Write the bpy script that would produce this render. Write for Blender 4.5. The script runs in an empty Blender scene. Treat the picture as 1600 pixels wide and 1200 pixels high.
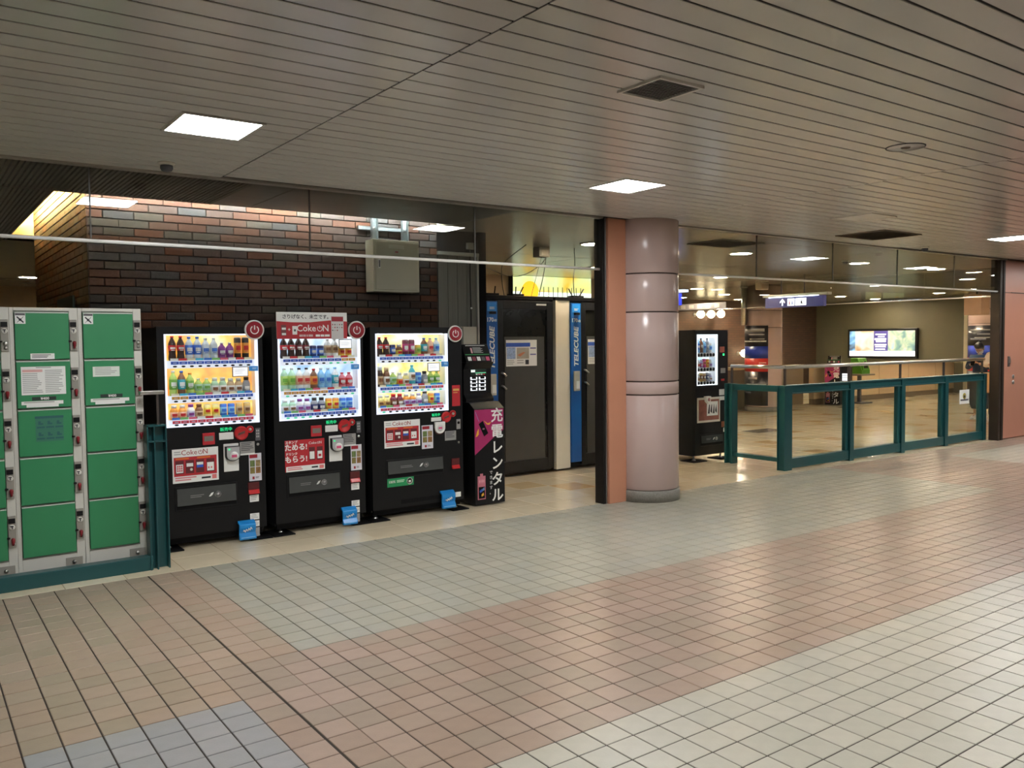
import bpy, bmesh, math, random
from mathutils import Matrix, Vector

# ------------------------------------------------------------------ camera, world, exposure
SC = bpy.context.scene
COL = SC.collection
FPX = 1323.37                                   # focal length in pixels of the 1600 px wide frame
RW = Matrix(((0.8103, -0.0372, 0.5848),         # rows: world axes in camera axes (right, down, forward)
             (-0.5859, -0.0336, 0.8097),
             (-0.0105, -0.9987, -0.0490)))
CAM_H = 1.67
_x = Vector(RW[0]).normalized(); _y = Vector(RW[1]); _y = (_y - _x * _x.dot(_y)).normalized(); _z = _x.cross(_y)
RW = Matrix((_x, _y, _z))
cam_data = bpy.data.cameras.new('camera')
cam_data.sensor_width = 36.0
cam_data.lens = FPX / 1600 * 36.0
cam_data.clip_end = 200
cam = bpy.data.objects.new('camera', cam_data)
COL.objects.link(cam)
m3 = Matrix((RW @ Vector((1, 0, 0)), RW @ Vector((0, -1, 0)), RW @ Vector((0, 0, -1)))).transposed()
cam.matrix_world = Matrix.Translation((0, 0, CAM_H)) @ m3.to_4x4()
SC.camera = cam

world = bpy.data.worlds.new('world')
SC.world = world
world.use_nodes = True
world.node_tree.nodes['Background'].inputs[0].default_value = (0.9, 0.86, 0.8, 1)
world.node_tree.nodes['Background'].inputs[1].default_value = 0.03

SC.view_settings.view_transform = 'Standard'
SC.view_settings.look = 'None'
SC.view_settings.gamma = 1.0
SC.view_settings.use_curve_mapping = False
SC.view_settings.exposure = 0.43
SC.cycles.max_bounces = 7
SC.cycles.diffuse_bounces = 4
SC.cycles.glossy_bounces = 3
SC.cycles.adaptive_threshold = 0.025
SC.cycles.transparent_max_bounces = 16
SC.cycles.caustics_reflective = False
SC.cycles.caustics_refractive = False

PANEL = 62.0          # radiance of the square ceiling lights
DISPLAY = 1.1         # radiance of the vending machines' back panels
TUBE = 4.2           # light tubes inside the vending machines
SLOT_COOL = 1250.0      # tubes in the ceiling slot over the brick wall
SLOT_WARM = 700.0

# ------------------------------------------------------------------ layout helpers
def ray(px, py):
    return RW @ Vector((px - 800, py - 600, FPX))
def onY(px, py, y):
    d = ray(px, py); t = y / d.y
    return Vector((d.x * t, y, CAM_H + d.z * t))
def onX(px, py, x):
    d = ray(px, py); t = x / d.x
    return Vector((x, d.y * t, CAM_H + d.z * t))
def onZ(px, py, z):
    d = ray(px, py); t = (z - CAM_H) / d.z
    return Vector((d.x * t, d.y * t, z))
def proj(p):
    q = RW.transposed() @ (Vector(p) - Vector((0, 0, CAM_H)))
    if q.z < 0.05: return (-9999, -9999)
    return (800 + FPX * q.x / q.z, 600 + FPX * q.y / q.z)
R90 = math.pi / 2
rnd = random.Random(7)

# ------------------------------------------------------------------ materials
MATS = {}
def _principled(name):
    m = bpy.data.materials.new(name); m.use_nodes = True
    return m, m.node_tree, m.node_tree.nodes['Principled BSDF']
def M(name, col, rough=0.5, metal=0.0, var=0.12, scale=6.0, bump=0.0, bscale=60.0, coat=0.0, stretch=None, detail=4.0, spec=0.5):
    """procedural surface: the colour varied by a noise, an optional fine relief"""
    if name in MATS: return MATS[name]
    m, nt, b = _principled(name)
    N = nt.nodes; L = nt.links
    tc = N.new('ShaderNodeTexCoord')
    src = tc.outputs['Object']
    if stretch:
        mp = N.new('ShaderNodeMapping'); mp.inputs['Scale'].default_value = stretch
        L.new(src, mp.inputs['Vector']); src = mp.outputs['Vector']
    n = N.new('ShaderNodeTexNoise'); n.inputs['Scale'].default_value = scale; n.inputs['Detail'].default_value = detail
    L.new(src, n.inputs['Vector'])
    mx = N.new('ShaderNodeMix'); mx.data_type = 'RGBA'
    lo = tuple(max(0, c * (1 - var)) for c in col) + (1,); hi = tuple(min(1, c * (1 + var)) for c in col) + (1,)
    mx.inputs[6].default_value = lo; mx.inputs[7].default_value = hi
    L.new(n.outputs['Fac'], mx.inputs[0]); L.new(mx.outputs[2], b.inputs['Base Color'])
    b.inputs['Roughness'].default_value = rough; b.inputs['Metallic'].default_value = metal
    b.inputs['Specular IOR Level'].default_value = spec
    if coat:
        b.inputs['Coat Weight'].default_value = coat; b.inputs['Coat Roughness'].default_value = 0.08
    if bump:
        n2 = N.new('ShaderNodeTexNoise'); n2.inputs['Scale'].default_value = bscale; n2.inputs['Detail'].default_value = 3
        L.new(src, n2.inputs['Vector'])
        bp = N.new('ShaderNodeBump'); bp.inputs['Strength'].default_value = bump; bp.inputs['Distance'].default_value = 0.01
        L.new(n2.outputs['Fac'], bp.inputs['Height']); L.new(bp.outputs['Normal'], b.inputs['Normal'])
    MATS[name] = m
    return m
def EM(name, col, strength):
    """something that gives off light"""
    if name in MATS: return MATS[name]
    m, nt, b = _principled(name)
    b.inputs['Base Color'].default_value = tuple(min(1, c * 0.8) for c in col) + (1,)
    b.inputs['Emission Color'].default_value = tuple(col) + (1,)
    b.inputs['Emission Strength'].default_value = strength
    if strength < 2.5: m.cycles.emission_sampling = 'NONE'
    MATS[name] = m
    return m
def EMNOISE(name, stops, scale, strength, stretch=(1, 1, 1), distort=0.6, detail=2.0):
    """a backlit print: blotches of several colours"""
    if name in MATS: return MATS[name]
    m, nt, b = _principled(name)
    N = nt.nodes; L = nt.links
    tc = N.new('ShaderNodeTexCoord'); mp = N.new('ShaderNodeMapping'); mp.inputs['Scale'].default_value = stretch
    n = N.new('ShaderNodeTexNoise'); n.inputs['Scale'].default_value = scale; n.inputs['Detail'].default_value = detail
    n.inputs['Distortion'].default_value = distort
    r = N.new('ShaderNodeValToRGB')
    while len(r.color_ramp.elements) < len(stops): r.color_ramp.elements.new(0.5)
    for e, (p, c) in zip(r.color_ramp.elements, stops):
        e.position = p; e.color = tuple(c) + (1,)
    L.new(tc.outputs['Object'], mp.inputs['Vector']); L.new(mp.outputs['Vector'], n.inputs['Vector'])
    L.new(n.outputs['Fac'], r.inputs['Fac']); L.new(r.outputs['Color'], b.inputs['Emission Color'])
    b.inputs['Base Color'].default_value = (0.2, 0.2, 0.2, 1)
    b.inputs['Emission Strength'].default_value = strength
    MATS[name] = m
    return m
def GLASS(name, tint=(0.9, 0.93, 0.9), f0=0.04, rough=0.0):
    """thin clear pane: straight through, with a reflection that grows at flat angles"""
    if name in MATS: return MATS[name]
    m = bpy.data.materials.new(name); m.use_nodes = True
    nt = m.node_tree; N = nt.nodes; L = nt.links
    N.clear()
    out = N.new('ShaderNodeOutputMaterial'); mix = N.new('ShaderNodeMixShader')
    tr = N.new('ShaderNodeBsdfTransparent'); tr.inputs[0].default_value = tint + (1,)
    gl = N.new('ShaderNodeBsdfGlossy'); gl.inputs['Roughness'].default_value = rough
    geo = N.new('ShaderNodeNewGeometry'); dot = N.new('ShaderNodeVectorMath'); dot.operation = 'DOT_PRODUCT'
    L.new(geo.outputs['Incoming'], dot.inputs[0]); L.new(geo.outputs['Normal'], dot.inputs[1])
    ab = N.new('ShaderNodeMath'); ab.operation = 'ABSOLUTE'; L.new(dot.outputs['Value'], ab.inputs[0])
    su = N.new('ShaderNodeMath'); su.operation = 'SUBTRACT'; su.inputs[0].default_value = 1; L.new(ab.outputs[0], su.inputs[1])
    pw = N.new('ShaderNodeMath'); pw.operation = 'POWER'; pw.inputs[1].default_value = 5; L.new(su.outputs[0], pw.inputs[0])
    ma = N.new('ShaderNodeMath'); ma.operation = 'MULTIPLY_ADD'; ma.inputs[1].default_value = 1 - f0; ma.inputs[2].default_value = f0
    L.new(pw.outputs[0], ma.inputs[0]); L.new(ma.outputs[0], mix.inputs[0])
    L.new(tr.outputs[0], mix.inputs[1]); L.new(gl.outputs[0], mix.inputs[2]); L.new(mix.outputs[0], out.inputs[0])
    MATS[name] = m
    return m

# ------------------------------------------------------------------ mesh building
class MB:
    def __init__(s): s.v = []; s.f = []; s.m = []; s.s = []
    def face(s, pts, m=0, smooth=False):
        k = len(s.v); s.v += [tuple(p) for p in pts]; s.f.append(tuple(range(k, k + len(pts)))); s.m.append(m); s.s.append(smooth)
        return s
    def box(s, x0, x1, y0, y1, z0, z1, m=0):
        k = len(s.v)
        s.v += [(x0, y0, z0), (x1, y0, z0), (x1, y1, z0), (x0, y1, z0), (x0, y0, z1), (x1, y0, z1), (x1, y1, z1), (x0, y1, z1)]
        for f in ((0, 3, 2, 1), (4, 5, 6, 7), (0, 1, 5, 4), (1, 2, 6, 5), (2, 3, 7, 6), (3, 0, 4, 7)):
            s.f.append(tuple(k + i for i in f)); s.m.append(m); s.s.append(False)
        return s
    def lathe(s, prof, seg=16, m=0, c=(0, 0, 0), axis='z', mats=None, arc=None):
        """prof: (radius, height) from the bottom up"""
        k = len(s.v); n = len(prof)
        full = arc is None
        a0, a1 = (0, 2 * math.pi) if full else arc
        cols = seg if full else seg + 1
        for r, h in prof:
            for i in range(cols):
                a = a0 + (a1 - a0) * i / seg
                p = (r * math.cos(a), r * math.sin(a), h)
                if axis == 'y': p = (p[0], -p[2], p[1])        # points towards -y
                if axis == 'x': p = (-p[2], p[0], p[1])
                s.v.append((p[0] + c[0], p[1] + c[1], p[2] + c[2]))
        for j in range(n - 1):
            for i in range(seg):
                i2 = (i + 1) % cols
                q = (k + j * cols + i, k + j * cols + i2, k + (j + 1) * cols + i2, k + (j + 1) * cols + i)
                s.f.append(q); s.m.append(mats[j] if mats else m); s.s.append(True)
        if full:
            for j, fl in ((0, True), (n - 1, False)):
                if prof[j][0] > 1e-5:
                    q = [k + j * cols + i for i in range(seg)]
                    if fl: q.reverse()
                    s.f.append(tuple(q)); s.m.append((mats[0] if j == 0 else mats[-1]) if mats else m); s.s.append(False)
        return s
    def tube(s, pts, r, seg=8, m=0):
        pts = [Vector(p) for p in pts]; k = len(s.v); up = None
        for i, p in enumerate(pts):
            d = (pts[min(i + 1, len(pts) - 1)] - pts[max(i - 1, 0)]).normalized()
            if up is None: up = Vector((0, 0, 1)) if abs(d.z) < 0.9 else Vector((1, 0, 0))
            a = d.cross(up).normalized(); b = a.cross(d).normalized(); up = b
            rr = r[i] if isinstance(r, (list, tuple)) else r
            for j in range(seg):
                t = 2 * math.pi * j / seg
                s.v.append(tuple(p + a * (rr * math.cos(t)) + b * (rr * math.sin(t))))
        for i in range(len(pts) - 1):
            for j in range(seg):
                j2 = (j + 1) % seg
                s.f.append((k + i * seg + j, k + i * seg + j2, k + (i + 1) * seg + j2, k + (i + 1) * seg + j)); s.m.append(m); s.s.append(True)
        s.f.append(tuple(k + j for j in reversed(range(seg)))); s.m.append(m); s.s.append(False)
        e = k + (len(pts) - 1) * seg
        s.f.append(tuple(e + j for j in range(seg))); s.m.append(m); s.s.append(False)
        return s
    def prism(s, pts, h0, h1, axis='y', m=0):
        """pts: outline in (x,z) for axis y, (y,z) for axis x, (x,y) for axis z; swept from h0 to h1"""
        def P(p, h):
            return (p[0], h, p[1]) if axis == 'y' else ((h, p[0], p[1]) if axis == 'x' else (p[0], p[1], h))
        k = len(s.v); n = len(pts)
        s.v += [P(p, h0) for p in pts] + [P(p, h1) for p in pts]
        s.f.append(tuple(k + i for i in range(n))); s.f.append(tuple(k + n + i for i in reversed(range(n))))
        s.m += [m, m]; s.s += [False, False]
        for i in range(n):
            j = (i + 1) % n
            s.f.append((k + j, k + i, k + n + i, k + n + j)); s.m.append(m); s.s.append(False)
        return s
    def mesh(s, name, mats):
        me = bpy.data.meshes.new(name); me.from_pydata(s.v, [], s.f); me.validate(); 
        for mt in (mats if isinstance(mats, (list, tuple)) else [mats]): me.materials.append(mt)
        me.polygons.foreach_set('material_index', s.m[:len(me.polygons)]); me.polygons.foreach_set('use_smooth', s.s[:len(me.polygons)])
        bm = bmesh.new(); bm.from_mesh(me); bmesh.ops.recalc_face_normals(bm, faces=bm.faces); bm.to_mesh(me); bm.free()
        me.update()
        return me
    def build(s, name, mats, parent=None, loc=(0, 0, 0), rotz=0, bevel=0, seg=2):
        return put(name, s.mesh(name, mats), parent, loc, rotz, bevel, seg)
def put(name, me, parent=None, loc=(0, 0, 0), rotz=0, bevel=0, seg=2):
    o = bpy.data.objects.new(name, me); COL.objects.link(o)
    o.location = loc; o.rotation_euler = (0, 0, rotz)
    if parent: o.parent = parent
    if bevel:
        b = o.modifiers.new('bevel', 'BEVEL'); b.width = bevel; b.segments = seg; b.limit_method = 'ANGLE'; b.angle_limit = 0.6
    return o
def tag(o, label=None, cat=None, group=None, kind=None):
    if label: o['label'] = label
    if cat: o['category'] = cat
    if group: o['group'] = group
    if kind: o['kind'] = kind
    return o
def thing(name, label, cat, loc=(0, 0, 0), rotz=0, group=None, kind=None):
    o = bpy.data.objects.new(name, None); COL.objects.link(o)
    o.location = loc; o.rotation_euler = (0, 0, rotz); o.empty_display_size = 0.1
    return tag(o, label, cat, group, kind)
def copy_tree(o, parent=None):
    c = o.copy(); COL.objects.link(c); c.parent = parent
    for ch in list(o.children): copy_tree(ch, c)
    return c
TEXTS = []
FACE_Y = Matrix(((1, 0, 0), (0, 0, -1), (0, 1, 0)))            # text seen from -y
FACE_X = Matrix(((0, 0, -1), (-1, 0, 0), (0, 1, 0)))           # text seen from -x
UP_Y = Matrix(((0, -1, 0), (0, 0, -1), (1, 0, 0)))             # seen from -y, reading upwards
def text(s, size, mat, parent, pos, rot=FACE_Y, name='lettering', align='CENTER', bold=0.0, sx=1.0, shear=0.0, line=1.0, tilt=0.0):
    cu = bpy.data.curves.new(name, 'FONT'); cu.body = s; cu.size = size; cu.align_x = align; cu.align_y = 'CENTER'
    cu.resolution_u = 2; cu.extrude = 0.0006; cu.offset = bold; cu.shear = shear; cu.space_line = line
    o = bpy.data.objects.new(name, cu); COL.objects.link(o)
    TEXTS.append((o, mat, parent, pos, rot, sx, name, tilt))
def flush_texts():
    bpy.context.view_layer.update()
    dg = bpy.context.evaluated_depsgraph_get()
    for o, mat, parent, pos, rot, sx, name, tilt in TEXTS:
        me = bpy.data.meshes.new_from_object(o.evaluated_get(dg)); me.name = name
        me.materials.clear(); me.materials.append(mat)
        bpy.data.objects.remove(o, do_unlink=True)
        n = bpy.data.objects.new(name, me); COL.objects.link(n); n.parent = parent
        n.matrix_basis = Matrix.Translation(pos) @ rot.to_4x4() @ Matrix.Rotation(tilt, 4, 'Z') @ Matrix.Diagonal((sx, 1, 1, 1))
    TEXTS.clear()

# ------------------------------------------------------------------ shared materials
WHITE = M('white_paint', (0.78, 0.78, 0.76), 0.4, var=0.04)
PAPER = M('white_paper', (0.82, 0.83, 0.81), 0.7, var=0.04)
BLACKP = M('black_satin', (0.006, 0.006, 0.007), 0.3, var=0.2, spec=0.3)
BLACKM = M('black_matt', (0.004, 0.004, 0.005), 0.7, var=0.2, spec=0.15)
GREYD = M('dark_grey_print', (0.09, 0.09, 0.1), 0.6)
GREYM = M('mid_grey_print', (0.42, 0.42, 0.42), 0.6)
STEEL = M('brushed_steel', (0.62, 0.62, 0.6), 0.28, 1.0, var=0.06, scale=20)
ALU = M('bright_aluminium', (0.88, 0.88, 0.86), 0.25, 1.0, var=0.03)
REDP = M('red_print', (0.48, 0.02, 0.03), 0.45)
CRIM = M('crimson_print', (0.33, 0.015, 0.03), 0.4)
BLUEP = M('blue_print', (0.03, 0.1, 0.5), 0.45)
INK = M('dark_ink', (0.03, 0.03, 0.04), 0.7)
H = 2.92              # ceiling height
Y0 = 6.5              # line of the glass smoke barrier and of the change of paving
# ================================================================== FLOOR OF THE PASSAGE
TP = 0.1515                                   # tile pitch
TX0 = 1.405                                   # a joint line (the wide dark movement joint)
TILE_COL = {
    'tan':   [(0.40, 0.315, 0.235), (0.43, 0.325, 0.245), (0.37, 0.295, 0.215), (0.41, 0.305, 0.225)],
    'pink':  [(0.40, 0.30, 0.235), (0.365, 0.285, 0.22), (0.425, 0.315, 0.25), (0.385, 0.28, 0.215)],
    'sage':  [(0.415, 0.40, 0.325), (0.39, 0.38, 0.31), (0.435, 0.42, 0.345), (0.40, 0.395, 0.335)],
    'blue':  [(0.36, 0.36, 0.365), (0.34, 0.345, 0.35), (0.375, 0.37, 0.375), (0.35, 0.35, 0.355)],
    'white': [(0.51, 0.485, 0.405), (0.485, 0.465, 0.39), (0.535, 0.505, 0.425), (0.50, 0.475, 0.40)],
}
TM = {}
for k, cs in TILE_COL.items():
    for i, c in enumerate(cs):
        TM[(k, i)] = M('floor_tile_%s_%d' % (k, i), c, 0.31, var=0.10, scale=14, bump=0.10, bscale=120)
def zone(x, y):
    if y > 4.42:
        if x < 1.72: return 'tan'
        if x < 9.78: return 'sage'
        if x > 11.6 and y < 6.2: return 'white' if (x > 12.0 and 4.6 < y < 6.0) else 'pink'
        return 'pink'
    if x < 1.25:
        if y < 3.95 and x > 0.34: return 'blue'
        return 'tan'
    if y < 2.69 and x > 1.72: return 'white'
    return 'pink'
def tile_mesh(w, d, name, mat, h=0.006, c=0.0018):
    mb = MB(); x, y = w / 2, d / 2
    B = [(-x, -y, -h), (x, -y, -h), (x, y, -h), (-x, y, -h)]; T = [(-x + c, -y + c, 0), (x - c, -y + c, 0), (x - c, y - c, 0), (-x + c, y - c, 0)]
    E_ = [(-x, -y, -c), (x, -y, -c), (x, y, -c), (-x, y, -c)]
    mb.face(T)
    for i in range(4):
        j = (i + 1) % 4
        mb.face([E_[i], E_[j], T[j], T[i]]); mb.face([B[i], B[j], E_[j], E_[i]])
    return mb
floor = MB().box(-6, 22, -6, Y0, -0.06, -0.0035).build('floor', M('floor_grout', (0.045, 0.034, 0.026), 0.9))
tag(floor, 'tiled passage floor in pink, sage grey and off white square tiles', None, kind='structure')
JW = 0.0068
cells = []
i0, i1 = int((-1.2 - TX0) / TP), int((17 - TX0) / TP)
for i in range(i0, i1):
    for j in range(0, 40):
        cx, cy = TX0 + (i + 0.5) * TP, Y0 - (j + 0.5) * TP
        p = proj((cx, cy, 0))
        if -60 < p[0] < 1660 and -100 < p[1] < 1290: cells.append((cx * cx + cy * cy, i, j, cx, cy, -20 < p[0] < 1620 and p[1] < 1215))
cells.sort()
tmesh = {k: tile_mesh(TP - JW, TP - JW, 'floor_tile', m).mesh('floor_tile', m) for k, m in TM.items()}
far = MB(); keys = list(TM); kidx = {k: n for n, k in enumerate(keys)}
near = 0
for d2, i, j, cx, cy, vis in cells:
    key = (zone(cx, cy), rnd.randrange(4))
    dx = 0.004 if i == 0 else (-0.002 if i == -1 else 0.0)
    if vis and near < 300:
        put('floor_tile', tmesh[key], floor, (cx + dx, cy, rnd.uniform(-0.0006, 0.0002))); near += 1
    else:
        x, y, c = (TP - JW) / 2, (TP - JW) / 2, 0.0015
        cx += dx
        T = [(cx - x + c, cy - y + c, 0), (cx + x - c, cy - y + c, 0), (cx + x - c, cy + y - c, 0), (cx - x + c, cy + y - c, 0)]
        E_ = [(cx - x, cy - y, -0.003), (cx + x, cy - y, -0.003), (cx + x, cy + y, -0.003), (cx - x, cy + y, -0.003)]
        far.face(T, kidx[key])
        for a in range(4): far.face([E_[a], E_[(a + 1) % 4], T[(a + 1) % 4], T[a]], kidx[key])
tag(far.build('far_floor_tiles', [TM[k] for k in keys], floor), 'square tiles farther off in the same paving', None, kind='stuff')

# ================================================================== FLOOR OF THE HALL
HP = 0.4
hall = MB().box(-6, 34, Y0, 21, -0.06, -0.003).build('floor_hall', M('hall_grout', (0.30, 0.23, 0.14), 0.8))
tag(hall, 'glossy cream stone tiled floor of the hall with amber tiles', None, kind='structure')
HC = {'cream': (0.80, 0.69, 0.50), 'cream2': (0.77, 0.66, 0.475), 'ivory': (0.82, 0.73, 0.55), 'amber': (0.66, 0.46, 0.24), 'ochre': (0.72, 0.57, 0.34),
      'yellow': (0.74, 0.50, 0.10), 'slate': (0.26, 0.22, 0.17)}
HM = {k: M('hall_tile_' + k, c, 0.17, var=0.10, scale=5, coat=0.15) for k, c in HC.items()}
hkeys = list(HM); hidx = {k: n for n, k in enumerate(hkeys)}
hmesh = {k: tile_mesh(HP - 0.005, HP - 0.005, 'hall_tile', m).mesh('hall_tile', m) for k, m in HM.items()}
def hall_zone(i, j, cx, cy):
    if abs(cy - 10.9) < 0.2 and cx > 12.5: return 'yellow'
    if 12.3 < cx < 13.4 and 9.7 < cy < 10.2: return 'slate'
    if cx > 5.2 and cy > 7.3:
        t = (i * 7 + j * 13) % 23
        if t in (3, 11): return 'amber'
        if t in (6, 17): return 'ochre'
    r = rnd.random()
    return 'cream' if r < 0.45 else ('cream2' if r < 0.8 else 'ivory')
farh = MB(); n_h = 0
hc = []
for i in range(-6, 75):
    for j in range(0, 36):
        cx, cy = 2.07 + (i - 0.5) * HP, Y0 + (j + 0.5) * HP
        hc.append((cx * cx + cy * cy, i, j, cx, cy))
hc.sort()
for d2, i, j, cx, cy in hc:
    key = hall_zone(i, j, cx, cy)
    p = proj((cx, cy, 0))
    hidden = (cx < 4.6 and cy > 7.4) or (5.6 < cx < 8.4 and cy > 8.6) or cx < 0.3 or cx > 15 or cy > 10.6 or (cx < 1.4 and cy > 6.9)
    if not hidden and -20 < p[0] < 1620 and n_h < 280:
        put('hall_tile', hmesh[key], hall, (cx, cy, rnd.uniform(-0.0004, 0.0))); n_h += 1
    else:
        x = (HP - 0.005) / 2
        farh.face([(cx - x, cy - x, 0), (cx + x, cy - x, 0), (cx + x, cy + x, 0), (cx - x, cy + x, 0)], hidx[key])
        for a, b in (((-x, -x), (x, -x)), ((x, -x), (x, x)), ((x, x), (-x, x)), ((-x, x), (-x, -x))):
            farh.face([(cx + a[0], cy + a[1], -0.003), (cx + b[0], cy + b[1], -0.003), (cx + b[0], cy + b[1], 0), (cx + a[0], cy + a[1], 0)], hidx[key])
tag(farh.build('far_hall_tiles', [HM[k] for k in hkeys], hall), 'cream tiles farther off in the same hall floor', None, kind='stuff')

# ================================================================== CEILING OF THE PASSAGE
CEIL = [M('ceiling_plank_%d' % i, c, 0.22, 0.0, var=0.04, scale=2.0) for i, c in enumerate(((0.83, 0.825, 0.80), (0.815, 0.81, 0.785), (0.845, 0.84, 0.815)))]
ceiling = MB().box(-6, 22, -6, Y0 + 0.03, H + 0.0045, H + 0.1).build('ceiling', M('ceiling_gap', (0.02, 0.018, 0.016), 0.8))
tag(ceiling, 'ceiling of long off white metal planks with dark gaps', None, kind='structure')
CP = 0.155
segs = [(-2.4, 1.992), (1.992, 6.40), (6.40, 11.24), (11.24, 16.0)]
def plank_mesh(x0, x1, w, mb=None, cy=0.0, m=0):
    mb = mb or MB(); h = w / 2; c = 0.002
    sec = [(-h, 0.005), (-h, c), (-h + c, 0), (h - c, 0), (h, c), (h, 0.005)]
    k = [[(x, cy + y, H + z) for y, z in sec] for x in (x0 + 0.005, x1 - 0.005)]
    for a in range(5): mb.face([k[0][a], k[0][a + 1], k[1][a + 1], k[1][a]], m)
    mb.face(k[0], m); mb.face(list(reversed(k[1])), m)
    return mb
pm = {}
for si, (x0, x1) in enumerate(segs):
    for v in range(3): pm[(si, v)] = plank_mesh(x0, x1, CP - 0.014).mesh('ceiling_plank', CEIL[v])
rest = MB()
for si, (x0, x1) in enumerate(segs):
    off = (0.0, 0.055, 0.02, 0.07)[si]
    for j in range(0, 66):
        cy = Y0 - 0.06 - off - (j + 0.5) * CP
        a, b = proj((x0, cy, H)), proj((x1, cy, H))
        mid = [proj((x0 + (x1 - x0) * t, cy, H)) for t in (0, 0.15, 0.3, 0.45, 0.6, 0.75, 0.9, 1.0)]
        if any(-30 < q[0] < 1630 and -60 < q[1] < 600 for q in mid):
            put('ceiling_plank', pm[(si, rnd.randrange(3))], ceiling, (0, cy, 0))
        else:
            plank_mesh(x0, x1, CP - 0.014, rest, cy)
tag(rest.build('more_ceiling_planks', CEIL[0], ceiling), 'metal planks of the ceiling farther along', None, kind='stuff')
MB().box(-6, 5.8, Y0 - 0.075, Y0 - 0.0, H - 0.012, H + 0.02).box(6.75, 14.5, Y0 - 0.075, Y0, H - 0.012, H + 0.02).build('edge_channel', M('channel_grey', (0.36, 0.34, 0.3), 0.35), ceiling, bevel=0.004)

# ================================================================== CEILING OF THE HALL
CH = M('hall_ceiling', (0.30, 0.275, 0.22), 0.24, 0.0, var=0.05, scale=1.2)
CHD = M('dark_soffit', (0.06, 0.054, 0.046), 0.32, 0.0, var=0.1)
SX0, SX1, SY0, SY1 = 1.05, 4.82, 7.69, 8.05      # the lit slot along the brick wall, and the lane beside its return
ceiling_hall = thing('ceiling_hall', 'smooth grey brown metal ceiling over the hall', None, kind='structure')
MB().box(4.82, 34, Y0 + 0.03, 21, H, H + 0.06).box(-6, 4.82, 11.45, 21, H, H + 0.06).build('ceiling_sheet', CH, ceiling_hall)
MB().box(2.28, 4.82, Y0 + 0.03, SY0, H, H + 0.06).build('dark_soffit_sheet', CHD, ceiling_hall)
MB().box(2.272, 2.285, Y0 + 0.03, SY0, H - 0.004, H + 0.01).box(2.62, 2.626, Y0 + 0.1, SY0 - 0.1, H - 0.003, H + 0.01).build('soffit_joint', M('soffit_joint', (0.2, 0.18, 0.15), 0.5), ceiling_hall)
ribs = MB().box(-6, 2.27, Y0 + 0.03, SY0, H + 0.02, H + 0.06)
x = -2.5
while x < 2.26:
    ribs.box(x, x + 0.02, Y0 + 0.03, SY0, H, H + 0.025); x += 0.036
ribs.box(-6, 2.27, SY0 - 0.02, SY0, H - 0.002, H + 0.06)
x = -2.5
while x < 1.02:
    ribs.box(x, x + 0.02, SY0, 11.4, H, H + 0.025); x += 0.036
ribs.box(1.03, 1.05, SY0, 11.45, H - 0.002, H + 0.06).box(-6, 1.03, SY0, 11.45, H + 0.02, H + 0.06)
tag(ribs.build('ribbed_soffit', M('ribbed_soffit', (0.10, 0.088, 0.07), 0.5), ceiling_hall), 'dark finely ribbed soffit strip', None, kind='stuff')
# seams of the smooth ceiling sheets
sm = MB()
for yy in (9.7, 12.9, 16.1): sm.box(4.9, 33, yy, yy + 0.008, H - 0.001, H + 0.01)
for xx in (8.3, 11.5, 14.7, 18.2, 22): sm.box(xx, xx + 0.008, Y0 + 0.05, 20, H - 0.001, H + 0.01)
sm.build('sheet_seam', M('seam_dark', (0.1, 0.09, 0.07), 0.6), ceiling_hall)
# the light well over the slot: white lined box with tubes on its front ledge
LW = M('light_well_white', (0.82, 0.8, 0.74), 0.6, var=0.03)
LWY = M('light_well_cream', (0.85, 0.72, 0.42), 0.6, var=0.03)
well = thing('ceiling_light_well', 'bright recessed slot in the ceiling along the top of the brick wall', None, kind='structure')
MB().box(SX0 - 0.03, SX1, SY0 - 0.05, SY0 - 0.0, H + 0.06, 3.75).box(SX0 - 0.03, SX1, SY0 - 0.05, SY1 + 0.1, 3.75, 3.8).box(SX1, SX1 + 0.05, SY0 - 0.05, SY1 + 0.1, H + 0.06, 3.8).build('well_lining', LW, well)
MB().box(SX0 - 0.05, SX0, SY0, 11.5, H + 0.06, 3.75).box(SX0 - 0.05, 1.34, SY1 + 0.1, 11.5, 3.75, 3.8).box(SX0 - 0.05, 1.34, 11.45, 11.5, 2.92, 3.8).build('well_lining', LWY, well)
slot_lamp = thing('slot_lamp', 'cool white tube lamp hidden in the ceiling slot above the brick wall', 'lamp', (2.95, SY0 + 0.06, 3.25))
MB().box(-1.75, 1.8, -0.055, 0.03, -0.1, -0.05).build('batten', WHITE, slot_lamp, bevel=0.004)
MB().tube([(-1.74, 0, -0.03), (1.79, 0, -0.03)], 0.019, 10).build('tube', EM('slot_tube_cool', (0.86, 0.95, 1.0), SLOT_COOL), slot_lamp)
lane_lamp = thing('slot_lamp', 'warm yellow tube lamp in the slot beside the brick return wall', 'lamp', (SX0 + 0.05, 9.8, 3.25))
MB().box(-0.05, 0.03, -1.55, 1.5, -0.1, -0.05).build('batten', WHITE, lane_lamp, bevel=0.004)
MB().tube([(0, -1.54, -0.03), (0, 1.49, -0.03)], 0.019, 10).build('tube', EM('slot_tube_warm', (1.0, 0.72, 0.3), SLOT_WARM), lane_lamp)

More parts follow.
